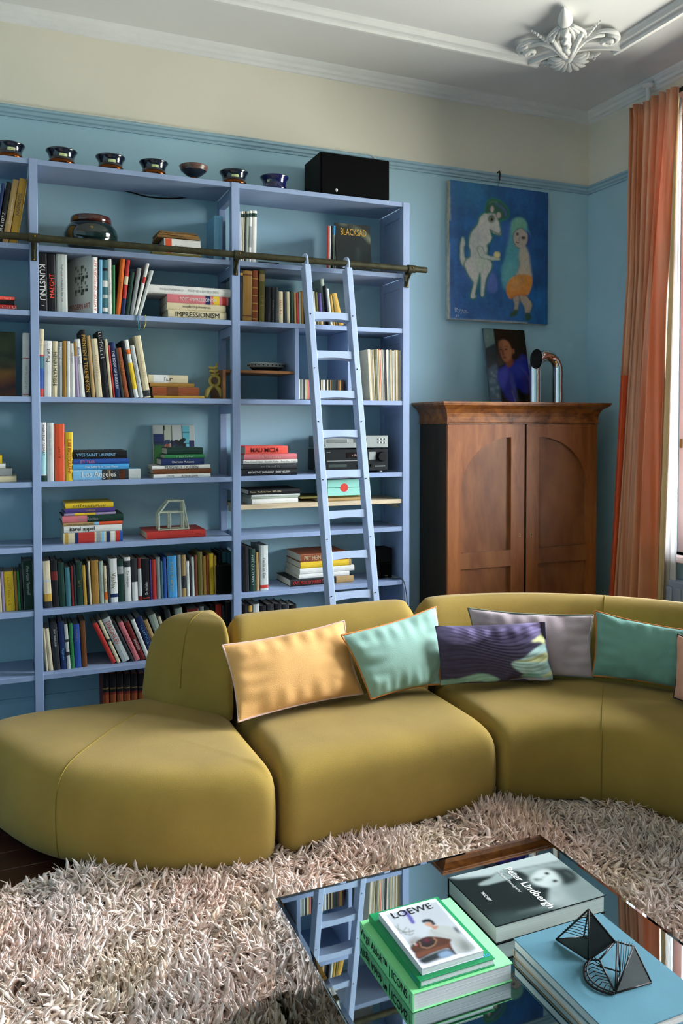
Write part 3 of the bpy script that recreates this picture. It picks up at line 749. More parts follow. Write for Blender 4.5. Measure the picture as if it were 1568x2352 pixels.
ztr = flat_stack(SZ['E'], *E1, -.295, [(938, 1318, 345, 392, 'red', '~4', 'black', dict(tlen=.09, tsize=.3, tpos=.87, label='large red art book lying flat under the white wire house, fifth shelf'))], 'under the wire house', depth=.26)

# -- middle bay, sixth shelf
upright_row('F', 'middle', *E1, -.285, [
    (272, 326, 530, -6, 'cream', None, 'charcoal', dict(band=[(.0, .14, 'charcoal'), (.14, .30, 'gold'), (.55, .6, 'palegrey')])),
    (328, 369, 525, -4, 'black', None, 'white', dict(band=[(.58, .76, 'darkred')])), (371, 412, 540, -3, 'darkgreen'), (414, 449, 570, 0, 'teal'),
    (451, 467, 560, 0, 'darkred'), (468, 483, 555, 0, 'charcoal'), (485, 527, 535, 0, 'darkgreen', '~4', 'gold', dict(tsize=.3, tlen=.2)), (529, 552, 556, -3, 'gold'),
    (553, 566, 545, -3, 'black'), (567, 580, 530, -4, 'cream'), (583, 631, 525, 0, 'ochre'),
    (633, 662, 530, 0, 'greygreen', '~16', 'charcoal', dict(tsize=.3)), (664, 684, 560, 0, 'cream', '~7', 'brown', dict(band=[(.1, .3, 'orange')])), (686, 699, 555, 0, 'charcoal'),
    (702, 752, 515, 0, 'white', 'Vaslav', 'olive', dict(tlen=.5, tsize=.6, band=[(.12, .2, 'navy')])),
    (754, 792, 520, 0, 'darkgreen', None, 'white', dict(band=[(.66, .84, 'grey')])), (795, 838, 505, 0, 'white', 'De overgave', 'charcoal', dict(tlen=.42, tsize=.45, band=[(.78, .92, 'charcoal')])),
    (843, 881, 515, 0, 'charcoal', None, 'white', dict(band=[(0, .45, 'white')])), (883, 906, 510, 0, 'darkred', None, 'white', dict(band=[(.1, .75, 'palegrey')])),
    (909, 960, 515, 0, 'black', 'De verhalen', 'white', dict(tdir=1, tlen=.3, tpos=.28, tsize=.35, band=[(.03, .06, 'red')])), (961, 971, 520, 0, 'purple'),
    (973, 1002, 520, 0, 'red'), (1003, 1029, 505, 0, 'grey'), (1030, 1044, 530, 0, 'teal'), (1046, 1067, 505, 0, 'blue'),
    (1074, 1137, 497, 0, 'sky', '~13', 'yellow', dict(tlen=.7, tsize=.3)), (1139, 1163, 490, 0, 'grey'), (1165, 1194, 490, 0, 'tan', None, 'white', dict(band=[(.2, .5, 'charcoal')])),
    (1196, 1216, 530, 0, 'white', '~9', 'charcoal', dict(tsize=.4)), (1218, 1228, 560, 0, 'charcoal'), (1229, 1246, 503, 0, 'palegrey'), (1248, 1267, 490, 0, 'brown'),
    (1269, 1302, 470, 0, 'olive'), (1304, 1324, 498, 0, 'ochre'), (1326, 1342, 488, 0, 'rust'), (1344, 1373, 480, 0, 'yellow', '~9', 'ochre', dict(tsize=.4)), (1376, 1392, 495, 0, 'gold'),
    (1400, 1426, 470, 0, 'charcoal', None, 'white', dict(y=-.2)), (1428, 1458, 468, 0, 'teal', None, 'white', dict(y=-.2)), (1460, 1494, 472, 0, 'teal', None, 'white', dict(y=-.2))], depth=.17)
# -- middle bay, seventh shelf
upright_row('G', 'middle', *G1, -.28, [
    (279, 293, 205, -6, 'cream'), (296, 326, 208, -12, 'cream', '~9', 'charcoal', dict(tsize=.3)), (329, 374, 180, -8, 'charcoal', 'JAN SIEBELINK', 'palegrey', dict(tlen=.5, tpos=.7, tsize=.4)),
    (377, 414, 165, -6, 'navy', 'Margaretha', 'lightblue', dict(tlen=.4, tpos=.32, tsize=.45)), (416, 440, 180, -6, 'palegrey', None, 'black', dict(band=[(.3, .38, 'charcoal'), (.6, .66, 'charcoal')])),
    (442, 466, 175, 0, 'green'), (468, 511, 180, 0, 'blue', '~8', 'gold', dict(tlen=.35, tpos=.75, tsize=.25)), (513, 547, 160, 0, 'brown'),
    (706, 738, 180, -112, 'red'), (742, 764, 158, -112, 'cream', None, 'black', dict(band=[(.5, .56, 'charcoal')])), (776, 828, 150, -120, 'palegrey', 'DIAGHILEV', 'red', dict(tlen=.52, tpos=.66, tsize=.6)),
    (832, 852, 165, -112, 'charcoal'), (858, 892, 172, -102, 'pink', '~10', 'darkred', dict(tsize=.4)), (896, 928, 170, -98, 'darkred', 'SPENGLER', 'white', dict(tlen=.4, tpos=.4, tsize=.4)),
    (932, 958, 155, -92, 'white', '~14', 'grey', dict(tsize=.35)), (962, 1004, 140, -92, 'navy', '~11', 'lightblue', dict(tsize=.4)),
    (1008, 1038, 158, -88, 'tan'), (1042, 1088, 125, -88, 'greygreen'), (1092, 1112, 135, -80, 'cream'), (1116, 1150, 90, -60, 'charcoal'),
    (1153, 1200, 78, -30, 'greygreen'), (1204, 1280, 80, 0, 'darkred', None, 'white', dict(band=[])), (1283, 1312, 65, 0, 'grey'), (1316, 1350, 72, 0, 'charcoal'), (1353, 1383, 60, 0, 'black'),
    (1386, 1424, 52, 0, 'red'), (1427, 1446, 60, 0, 'charcoal'), (1449, 1494, 40, 0, 'black')], depth=.17)
# -- middle bay, bottom shelf: leather set
upright_row('H', 'middle', *G1, -.27, [(645 + i * 46, 686 + i * 46, 490, 14, 'darkred', None, 'white', dict(kind='leather volume', band=[(.60, .98, 'black'), (.66, .69, 'tan'), (.2, .55, 'rust')])) for i in range(6)], depth=.17)

# -- left bay (cut by the picture edge)
upright_row('A', 'left', *B1, -.31, [
    (-30, -8, 170, 40, 'navy'), (-6, 26, 165, 48, 'black', 'VAN A TOT Z', 'white', dict(tsize=.6, tlen=.7, tdir=1, tpos=.3)), (29, 70, 150, 52, 'tan', 'Moroccan Interiors', 'cream', dict(tdir=1, tlen=.5, tsize=.4)),
    (74, 124, 145, 52, 'gold', 'JUGENDSTIL', 'navy', dict(tdir=1, tlen=.6, tsize=.55, tpos=.6))])
flat_stack(SZ['B'], *B1, -.31, [(-190, 118, 953, 985, 'red', '~6', 'white', dict(tlen=.3, tpos=.85, tsize=.5)), (-200, 105, 922, 951, 'black'), (-195, 106, 898, 921, 'coral', '~4', 'white', dict(tlen=.2, tpos=.86, tsize=.5))], 'second shelf of left bay')
upright_row('C', 'left', *C1, -.30, [(146, 191, 70, 0, 'white', '~12', 'grey', dict(tsize=.3, tlen=.5, tpos=.3, band=[(.60, .61, 'red'), (.03, .04, 'red')], label='white hardback standing beside the dark abstract painting, third shelf'))])
pa = atY(-120, 1000, -.20); pb_ = atY(38, 1000, -.20); zt_ = atY(20, 761, -.20).z
lp = thing('abstract_painting', 'small dark green and red abstract painting leaning in the left bay', 'painting', (pa.x, -.2, SZ['C']), (-.06, 0, 0))
MB().bbox(0, pb_.x - pa.x, 0, .02, 0, zt_ - SZ['C'], .002).build('canvas', mat('canvas_dark', '#3d3a20', .6), lp)
p = Paint(40, 44, '#2f3a1c')
p.mottle(.6, 5, 5, 3); p.poly([(.3, .0), (1, .05), (1, .35), (.6, .3)], '#5f2312', 2); p.poly([(.55, .25), (.9, .3), (1, .45), (.7, .42)], '#8a5a1a', 2)
p.stroke([(.2, .7), (.5, .6), (.8, .66), (1, .6)], .03, '#0c0d08', 1); p.stroke([(.1, .4), (.5, .5), (1, .45)], .03, '#0c0d08', 1); p.stroke([(.5, .2), (.8, .12), (1, .2)], .03, '#0c0d08', 1)
p.build('paint', attr_mat('oil_paint', .35, bump=.3), lp, (0, -.001, 0), (pb_.x - pa.x, 0, 0), (0, 0, zt_ - SZ['C']))
flat_stack(SZ['D'], *C1, -.30, [(-200, 103, 990, 1030, 'cream'), (-230, 75, 941, 990, 'grey'), (-250, 33, 909, 941, 'white'), (-260, 11, 856, 909, 'yellow')], 'fourth shelf of left bay')
upright_row('F', 'left', *E1, -.285, [(-50, -22, 600, 0, 'grey'), (-20, 0, 600, 0, 'cream'), (2, 20, 598, 0, 'lilac'), (22, 84, 598, 0, 'yellow', '~11', 'ochre', dict(tsize=.3)), (86, 105, 598, 0, 'ochre'), (107, 122, 595, 0, 'green'), (123, 136, 575, 0, 'charcoal'),
    (139, 212, 527, 0, 'darkgreen', 'Wim Hazeu Slauerhoff', 'palegrey', dict(tlen=.6, tsize=.3, tpos=.6))], depth=.17)

# -- right bay, top shelf: magazines and comics
upright_row('A', 'right', *A2, -.30, [(-22, 40, 520, 0, 'lightblue', None, 'white', dict(label='pale blue magazine standing behind the bookcase post, top shelf', y=-.2)),
    (157, 168, 490, 0, 'palegrey'), (169, 182, 487, 0, 'white', None, 'white', dict(band=[(.88, .95, 'darkgreen')])), (183, 195, 486, 0, 'cream', None, 'white', dict(band=[(.88, .95, 'darkgreen')])),
    (196, 204, 486, 0, 'charcoal'), (205, 226, 485, 0, 'greygreen', None, 'white', dict(band=[(.88, .95, 'darkgreen')])), (227, 247, 482, 0, 'white', None, 'white', dict(band=[(.3, .7, 'grey'), (.88, .95, 'darkgreen')])),
    (249, 283, 482, 0, 'white', None, 'white', dict(band=[(.88, .95, 'darkgreen')]))], depth=.22, group='magazines standing on the top shelf, right bay')
upright_row('A', 'right', *A2, -.29, [(787, 799, 592, 0, 'red', None, 'white', dict(rz=-.42)), (801, 813, 592, 0, 'white', None, 'white', dict(rz=-.42)), (815, 828, 592, 0, 'black', None, 'white', dict(rz=-.42)), (829, 845, 590, 0, 'greygreen', None, 'white', dict(rz=-.42, band=[(.8, 1, 'sky')]))], prefix='beside the comic, ', group='comics standing on the top shelf, right bay')
ca = atY(500 + 850 * .3189, 1000, -.30); cb = atY(500 + 1100 * .3189, 1000, -.30); ctop = atY(770, 330 + 572 * .3189, -.26).z; cw = cb.x - ca.x; ch = ctop - SZ['A']
cm_ = tag(MB().bbox(0, cw, 0, .008, 0, ch, .001).build('comic_album', bm_('black')), 'black comic album with yellow title propped facing out on the top shelf', 'comic book')
cm_.location = (ca.x, -.315, SZ['A']); cm_.rotation_euler = (-.12, 0, -.04)
p = Paint(40, 52, '#10181a'); p.mottle(.3, 4, 5, 9); p.poly([(.08, 1), (.3, 1), (.75, .8), (1, .62), (1, .72), (.6, .92)], '#8d9478', 2, a=.7); p.poly([(.55, .55), (.62, .4), (.58, .2), (.66, .3), (.68, .45)], '#3f4a46', 2, a=.6)
p.build('cover_print', attr_mat('print_gloss', .25, coat=.3), cm_, (.002, -.0006, .002), (cw - .004, 0, 0), (0, 0, ch - .004))
letters('BLACKSAD', ink('gold'), cm_, (cw * .52, -.0012, ch * .82), (1, 0, 0), (0, 0, 1), (0, -1, 0), cw * .72, ch * .15, 'title_lettering')
for a, b, nm, lab in ((300, 445, 'black', 'thin dark booklet lying flat near the magazines, top shelf'), (1110, 1290, 'charcoal', 'thin charcoal booklet lying flat right of the comic, top shelf')):
    flat_stack(SZ['A'], *A2, -.318, [(a, b, 840, 852, nm, None, 'white', dict(label=lab))], 'top shelf of right bay', depth=.2)
# -- right bay, second shelf
upright_row('B', 'right', *A2, -.31, [
    (160, 181, 912, 0, 'black', None, 'gold', dict(band=[(.9, .95, 'gold')])), (183, 249, 915, 0, 'ochre', None, 'white', dict(band=[(.9, .93, 'brown'), (.1, .12, 'brown')])),
    (250, 292, 913, 0, 'rust', None, 'white', dict(band=[(q, q + .02, 'gold') for q in (.05, .2, .35, .5, .65, .83)])), (301, 342, 910, 0, 'olive', '~4', 'gold', dict(tlen=.2, tpos=.4, band=[(.78, .92, 'tan')])),
    (346, 386, 1035, 0, 'black'), (388, 410, 1036, 0, 'black', '~8', 'grey', dict(tsize=.4)), (412, 438, 1037, 0, 'charcoal'), (442, 476, 1065, -4, 'cream', '~6', 'red', dict(tsize=.5, tlen=.6)),
    (479, 500, 1068, -6, 'charcoal'), (502, 526, 1066, -8, 'cream'), (528, 553, 1062, -10, 'darkgreen'), (555, 571, 1070, -8, 'tan'), (572, 588, 1072, -8, 'red'), (589, 602, 1066, -6, 'greygreen'), (604, 622, 1060, -6, 'ochre'),
    (648, 672, 1050, 0, 'olive'), (694, 714, 1065, -16, 'white'), (716, 736, 1070, -18, 'olive'), (738, 764, 1075, -18, 'purple', None, 'white', dict(band=[(0, .35, 'tan')])),
    (767, 796, 975, -30, 'greygreen', None, 'white', dict(y=-.27)), (798, 810, 1020, -28, 'charcoal'), (812, 832, 1045, -32, 'palegrey'), (834, 850, 1095, -26, 'gold'), (852, 866, 1098, -28, 'olive'), (872, 912, 1082, -54, 'gold')], depth=.2)
# -- right bay, fourth shelf stack
flat_stack(SZ['D'], *C2, -.31, [
    (192, 622, 1150, 1200, 'black', 'BEFORE THEY PASS AWAY   JIMMY NELSON', 'white', dict(tlen=.76, tsize=.42, tpos=.48, bold=.006)), (198, 622, 1108, 1150, 'charcoal', '~12', 'grey', dict(tlen=.5, tsize=.3)),
    (200, 624, 1077, 1108, 'white', 'Rmn-Grand Palais   Anselm Kiefer   Pour Paul Celan', 'charcoal', dict(tlen=.95, tsize=.5)),
    (207, 620, 1033, 1076, 'pink', '~13', 'cream', dict(tlen=.6, tsize=.35)), (214, 548, 971, 1033, 'coral', 'MAU MC24', 'darkred', dict(tlen=.72, tsize=.55, tpos=.45, bold=.014))], 'left of the amplifier, fourth shelf')
# -- right bay, pale board
ZP = 1.222 + .026
flat_stack(ZP, *E2, -.30, [
    (266, 627, 241, 283, 'white'), (258, 628, 229, 241, 'greygreen'), (262, 641, 211, 229, 'palegrey'),
    (238, 641, 170, 211, 'black', 'Picasso  The Early Years, 1892-1906', 'cream', dict(tlen=.6, tsize=.4, tpos=.33))], 'on the pale board')
zb = flat_stack(ZP, *E2, -.30, [(790, 1128, 232, 256, 'tan'), (650, 1128, 219, 233, 'olive', None, 'white', dict(y=-.27))], 'under the mint box')
# -- right bay, sixth shelf
upright_row('F', 'right', *E2, -.30, [(190, 243, 595, 0, 'black'), (247, 295, 615, 0, 'darkgreen', '~15', 'palegrey', dict(tsize=.35, tlen=.7)), (297, 319, 645, 0, 'tan'), (328, 394, 590, 0, 'palegrey', 'Cecile en Elsa', 'charcoal', dict(tdir=-1, tlen=.5, tsize=.3, band=[(.05, .12, 'red')]))], depth=.19)
flat_stack(SZ['F'], *E2, -.27, [
    (565, 1062, 885, 940, 'black', 'KATE MOSS BY MARIO TESTINO', 'red', dict(tlen=.62, tsize=.5, tpos=.35, band=[(.72, 1, 'tan')])), (633, 1030, 860, 895, 'white'), (640, 1068, 822, 866, 'white'),
    (645, 1045, 780, 828, 'tan', None, 'white', dict(band=[(.0, .95, 'yellow')])), (648, 1020, 722, 783, 'rust', 'PIET HEIN EEK', 'cream', dict(tlen=.5, tsize=.5, tpos=.32, label='thick terracotta book with white lettering on top of stack, sixth shelf'))], 'behind the ladder, sixth shelf', depth=.27)
# -- right bay, seventh shelf, tops just showing over the sofa
upright_row('G', 'right', *E2, -.27, [(195, 236, 1052, 0, 'black'), (240, 268, 1060, 0, 'charcoal', None, 'white', dict(band=[(.85, 1, 'gold')])), (272, 326, 1050, 0, 'palegrey'), (330, 380, 1062, 0, 'black'), (384, 440, 1050, 0, 'charcoal'), (444, 500, 1046, 0, 'black'), (504, 560, 1050, 0, 'charcoal'), (564, 620, 1056, 0, 'black')], depth=.16)

# ------------------------------------------------------------------ records and discs
lc = ['cream', 'white', 'cream', 'tan', 'palegrey', 'cream', 'white', 'olive', 'cream', 'palegrey', 'cream', 'tan', 'cream', 'coral', 'white', 'cream', 'palegrey', 'charcoal', 'charcoal', 'black', 'cream', 'white', 'grey', 'palegrey', 'cream', 'cream', 'tan', 'white', 'palegrey', 'cream', 'ochre', 'white', 'cream', 'gold', 'palegrey', 'cream', 'white']
xa = 1.955; n = len(lc); xb = 2.172; wd = (xb - xa) / n
for i, c in enumerate(lc):
    h = .315 + random.uniform(-.004, .004); yy = -.325 + random.uniform(0, .006)
    o = cover_mesh(wd * .9, h, .305, .001, .1).build('record_sleeve', bm_(c)); o.location = (xa + i * wd, yy, SZ['C'] + .0004)
    o.rotation_euler = (0, math.radians(-3.2 + 3.2 * i / n), 0)
    MB().box(wd * .2, wd * .7, .006, .30, .004, h - .004).build('inner_sleeve', M_PAGES, o)
    if i == 13: MB().box(-.0003, wd * .93, -.001, .03, h * .86, h + .006).build('divider_tab', bm_('coral'), o)
    tag(o, '%s record sleeve, %s from left in the row of vinyl records' % (cname(c), ordinal(i + 1)), 'record', 'vinyl records on the third shelf')
cdc = ['white', 'greygreen', 'palegrey', 'charcoal', 'cream', 'tan', 'pink', 'black', 'palegrey', 'lightblue', 'teal', 'charcoal', 'white', 'black', 'cream', 'palegrey', 'white', 'charcoal', 'cream', 'black', 'tan', 'charcoal', 'darkgreen', 'black', 'charcoal', 'brown', 'gold', 'charcoal', 'darkred']
for i, c in enumerate(cdc):
    x = 1.492 + i * .0101
    o = MB().bbox(0, .0094, 0, .14, 0, .124, .0008).build('compact_disc_case', mat('disc_case_plastic', '#3a3d3f', .15, var=0)); o.location = (x, -.31, SZ['C'] + .0004)
    MB().box(.0012, .0082, -.0006, .0002, .003, .121).build('spine_inlay', bm_(c), o)
    tag(o, '%s compact disc case, %s from left in the disc row' % (cname(c), ordinal(i + 1)), 'disc case', 'compact discs on the third shelf')

# ------------------------------------------------------------------ things on top of the bookcase
M_GLAZE = mat('dark_glaze', '#0e1a2a', .12, var=.3, scale=20, coat=.6)
M_GLAZEN = mat('navy_glaze', '#131b4c', .12, var=.2, scale=20, coat=.6)
M_COPPER = mat('copper_lustre', '#6b3815', .18, metal=.9, var=.15, scale=25)
M_MOTIF = mat('motif_cream_green', '#b9c48e', .5, var=.35, scale=90)
M_FLOWER = mat('motif_flowers', '#1c1414', .3, var=.2, scale=160, col2='#7a5a50')
ybw = -.245; z0 = SZ['T']
blab = ['dark bowl with copper foot, leftmost of the row, above the left bay', 'dark bowl with copper foot standing above the left bookcase post', 'dark bowl with copper foot, third from left on the bookcase', 'dark bowl with copper foot standing left of the footed bowl',
        'footed black bowl with flower band on a small pedestal', 'dark bowl with copper foot, second nearest to the black speaker', 'navy blue bowl without copper standing next to the black speaker']
for i, (u, w) in enumerate(((31, 75), (149, 75), (260, 71), (358, 68), (449, 67), (540, 66), (632, 64))):
    c = atY(u, 1000, ybw); R = (atY(u + w / 2, 1000, ybw).x - atY(u - w / 2, 1000, ybw).x) / 2 * .97
    t = thing('bowl', blab[i], 'bowl', (c.x, ybw, z0), (0, 0, .3 * i), 'bowls on top of the bookcase')
    if i == 4:
        MB().lathe([(.0, .0), (R * .42, .002), (R * .40, .01), (R * .2, .018), (R * .2, .026), (R * .5, .038), (R * .86, .062), (R, .088), (R * .985, .09), (R * .82, .066), (R * .4, .045), (0, .042)], 40, cap=False).build('body', M_GLAZE, t, True)
        MB().lathe([(R * .87, .062), (R * .935, .074), (R * 1.004, .088), (R * 1.0, .0885), (R * .93, .074), (R * .865, .0625)], 40, cap=False).build('flower_band', M_FLOWER, t, True)
        MB().lathe([(R * .205, .016), (R * .215, .022), (R * .205, .028)], 24, cap=False).build('foot_ring', M_COPPER, t, True)
        continue
    MB().lathe([(0, 0), (R * .78, .0), (R * .84, .006), (R * .86, .016), (R * .83, .026), (R * .78, .031), (R * .80, .05), (R * .86, .064), (R * .96, .075), (R, .080), (R * .99, .084), (R * .9, .078), (R * .76, .055), (R * .74, .03), (0, .02)], 44, cap=False).build('body', M_GLAZEN if i == 6 else M_GLAZE, t, True)
    if i != 6: MB().lathe([(R * .80, .003), (R * .85, .007), (R * .872, .016), (R * .842, .026), (R * .79, .030)], 44, cap=False).build('foot_band', M_COPPER, t, True)
    mo = MB(); az = math.atan2(CAM.y - ybw, CAM.x - c.x) - .3 * i + (.12 if i != 6 else -.35)
    for q in range(7 if i != 6 else 3):
        a = az + (q - 3) * .085; hh = .014 + .012 * abs(math.sin(q * 2.3 + i))
        mo.add([(R * .822 * math.cos(a + e), R * .822 * math.sin(a + e), zz) for zz in (.040, .040 + hh) for e in (-.045, .045)], [(0, 1, 3, 2)])
    mo.build('motif', M_MOTIF, t)
# black speaker
sp = thing('loudspeaker', 'large black loudspeaker lying on top of the bookcase', 'speaker', (1.858, -.19, z0))
MB().bbox(-.23, .23, -.125, .14, 0, .25, .004).build('cabinet', M_BLACK, sp)
MB().bbox(-.226, .226, -.14, -.126, .004, .246, .005).build('grille', mat('grille_cloth', '#050506', .95, bump=.3, bscale=500, spec=.1), sp)
MB().ball((-.128, -.141, .028), .008, .003, .011, 10, 6).build('badge', mat('badge_white', '#cfcfcf', .4, var=0), sp, True)
wc_ = [Vector((q, -.024 + .004 * math.sin(q * 9), ZR1 + .005)) for q in np.linspace(-.2, 2.02, 12)] + [Vector((2.09, -.03, ZR1 + .003)), Vector((2.125, -.04, ZR1 - .03)), Vector((2.135, -.03, ZR1 - .1)), Vector((2.13, -.014, ZR1 - .2))]
wc_.append(Vector((2.15, -.014, SZ['T'] + .02)))
tag(MB().tube([Vector(p) for p in catmull([tuple(p) for p in wc_], 4, False)], .0045, 8).build('speaker_cable', mat('cable_white', '#d3d6cd', .5, var=0), None, True), 'pale cable along the picture rail and down beside the bookcase', 'cable')
tag(MB().tube([Vector(p) for p in catmull([tuple(atY(u, v, -.02)) for u, v in ((280, 436), (305, 443), (340, 452), (375, 455), (410, 455), (436, 452))], 4, False)], .004, 8).build('black_cable', M_BLACK, None, True), 'thin black cable sagging on the wall under the bookcase top', 'cable')

# ------------------------------------------------------------------ things on the shelves
c = atY(214, 1000, -.17); R = (atY(276, 1000, -.17).x - atY(153, 1000, -.17).x) / 2
pt = thing('ceramic_pot', 'round dark green glazed pot with brown rim, top shelf', 'pot', (c.x, -.172, SZ['A']))
MB().lathe([(0, 0), (R * .6, 0), (R * .66, .008), (R * .86, .04), (R * .985, .08), (R, .105), (R * .95, .135), (R * .82, .160), (R * .74, .168), (R * .68, .165), (R * .5, .1), (0, .06)], 56, cap=False).build('body', mat('pot_glaze', '#0d1f1c', .1, var=.4, scale=7, coat=.8), pt, True)
MB().lathe([(R * .70, .166), (R * .75, .168), (R * .765, .178), (R * .755, .196), (R * .72, .204), (R * .66, .202), (R * .64, .18), (R * .68, .165)], 56, cap=False).build('rim', mat('rim_brown', '#451a10', .14, var=.2, coat=.7), pt, True)
st = MB()
az = math.atan2(CAM.y + .17, CAM.x - c.x) + .03
for q in range(6):
    a0 = q * PI / 3; b_ = Vector((R * .985 * math.cos(az), R * .985 * math.sin(az), .12)); ty = Vector((-math.sin(az), math.cos(az), 0))
    n_ = Vector((math.cos(az), math.sin(az), .5)).normalized() * .004
    st.add([b_ + n_, b_ + n_ + (ty * math.cos(a0 - .25) + Vector((0, 0, 1)) * math.sin(a0 - .25)) * .004, b_ + n_ + (ty * math.cos(a0) + Vector((0, 0, 1)) * math.sin(a0)) * .014, b_ + n_ + (ty * math.cos(a0 + .25) + Vector((0, 0, 1)) * math.sin(a0 + .25)) * .004], [(0, 1, 2, 3)])
st.build('star_motif', mat('star_gold', '#c9a23a', .4, var=.1), pt)
# pile of papers: white box book, brown booklets
zz = flat_stack(SZ['A'], *B1, -.30, [(985, 1300, 622, 646, 'olive'), (1066, 1298, 532, 624, 'white', '~8', 'grey', dict(tlen=.4, tsize=.15, band=[(.03, .2, 'vermilion')])), ], 'of the paper pile, top shelf', depth=.2)
for i, (a, b, t) in enumerate(((1020, 1292, .012), (1035, 1288, .009), (1040, 1280, .010))):
    p0 = atY(a * .357, 1000, -.29); p1 = atY(b * .357, 1000, -.29); L_ = p1.x - p0.x
    o = MB(); n = 10
    for k in range(n):
        q = k / (n - 1); w = .004 * math.sin(q * 7 + i * 2) + .003 * random.random()
        o.v += [(L_ * q, w, t * .5 * math.sin(q * 5 + i) * .25), (L_ * q, .2 + w, .004 * math.sin(q * 4 + i)), (L_ * q, .2 + w, t + .003 * math.sin(q * 6 + i)), (L_ * q, w - .002, t + .002 * math.sin(q * 9 + i))]
    for k in range(n - 1):
        for e in range(4): o.f.append((k * 4 + e, k * 4 + (e + 1) % 4, k * 4 + 4 + (e + 1) % 4, k * 4 + 4 + e))
    o.f += [(0, 1, 2, 3), tuple((n - 1) * 4 + e for e in (3, 2, 1, 0))]
    ob = o.build('old_booklet', mat('old_paper_%d' % i, ['#7d5a2c', '#8f6a36', '#6d5330'][i], .9, var=.25, scale=20)); ob.location = (p0.x, -.295 + .006 * i, zz + .004); ob.rotation_euler = (0, 0, .03 * (i - 1))
    tag(ob, 'worn brown paper booklet, %s of the three on the paper pile' % ['lowest', 'middle', 'topmost'][i], 'booklet', 'old booklets on the paper pile'); zz += t + .004

# yellow figure
M_YEL = mat('figure_yellow', '#a59040', .5, var=.12, scale=20)
def PC(x, y, yy=-.27): return atY(x * .35714, 740 + y * .35714, yy)
g = thing('figurine', 'mustard yellow bone-like figurine standing beside the old books', 'figurine', (PC(1378, 480).x, -.27, SZ['C']))
def rel(p): return p - Vector(g.location)
for a in ((1325, 480), (1425, 480)):
    p = [rel(PC(1378, 405)), rel(PC((1378 + a[0]) / 2 + (a[0] - 1378) * .25, 440)), rel(PC(a[0], 478))]; p[2].z = .008
    MB().tube([Vector(q) for q in catmull([tuple(q) for q in p], 5, False)], [.010, .010, .011, .012, .013, .014, .014, .013, .013, .012, .009], 10).build('leg', M_YEL, g, True)
ring = [rel(PC(1380 + 32 * math.cos(t), 378 + 33 * math.sin(t))) for t in np.linspace(0, 2 * PI, 21)[:-1]]
MB().tube(ring, .0085, 10, closed=True).build('ring_body', M_YEL, g, True)
for y0, l, r in ((338, 1352, 1408), (315, 1345, 1405), (293, 1340, 1400)):
    p = [rel(PC(l, y0 - 4)), rel(PC((l + r) / 2, y0 + 3)), rel(PC(r, y0 - 8))]
    MB().tube([Vector(q) for q in catmull([tuple(q) for q in p], 4, False)], [.004, .007, .008, .0085, .0085, .0085, .008, .007, .005], 10).build('arm', M_YEL, g, True)
MB().tube([rel(PC(1383, 345)), rel(PC(1380, 300)), rel(PC(1398, 262))], [.008, .007, .006], 10).build('neck', M_YEL, g, True)

# white wire house on the red book
def PH(x, y, yy): return atY(x * .35714, 1100 + y * .35714, yy)
gh = thing('wire_house', 'small white open frame house model standing on the red book', 'house model', (PH(1110, 340, -.2).x, -.20, ztr))
M_HW = mat('house_white', '#c3cdb6', .6, var=.15, scale=30)
for yy in (-.235, -.165):
    def q(x, z): return Vector((x, yy + .20, z))
    pts = [q(-.085, 0), q(.085, 0), q(.055, .0), q(.055, .165), q(-.03, .165), q(-.085, .095)]
    for a, b, nm in ((0, 1, 'beam'), (0, 5, 'post'), (5, 4, 'rafter'), (4, 3, 'beam'), (2, 3, 'post'), (3, 1, 'strut')):
        MB().tube([pts[a], pts[b]], .0055, 6).build(nm, M_HW, gh)
    MB().tube([q(-.02, 0), q(-.02, .1)], .005, 6).build('post', M_HW, gh); MB().tube([q(-.085, .1), q(.055, .1)], .005, 6).build('beam', M_HW, gh)
for x, z in ((-.085, .095), (-.03, .165), (.055, .165), (-.085, .002), (.085, .002), (.055, .1)):
    MB().tube([(x, -.04, z + .002), (x, .04, z + .002)], .005, 6).build('cross_beam', M_HW, gh)

# oval dish on the brown plank
dsh = thing('oval_dish', 'oval black dish with white dotted rim on the brown board', 'dish', (1.335, -.17, SZ['C'] + .168))
sc = Matrix.Diagonal((1.55, 1, 1.35, 1))
MB().lathe([(0, 0), (.045, 0), (.05, .004), (.068, .02), (.066, .022), (.045, .008), (0, .006)], 36, sc, cap=False).build('bowl', mat('dish_black', '#15181a', .2, var=.1), dsh, True)
MB().lathe([(.064, .018), (.076, .036), (.078, .038), (.075, .039), (.063, .022)], 36, sc, cap=False).build('rim', mat('dish_white', '#c8cbc6', .3, var=.05), dsh, True)
for k in range(26):
    a = 2 * PI * k / 26; MB().ball((.0735 * 1.55 * math.cos(a), .0755 * math.sin(a), .040), .0042, n=6, m=4).build('rim_dot', M_BLACK, dsh)

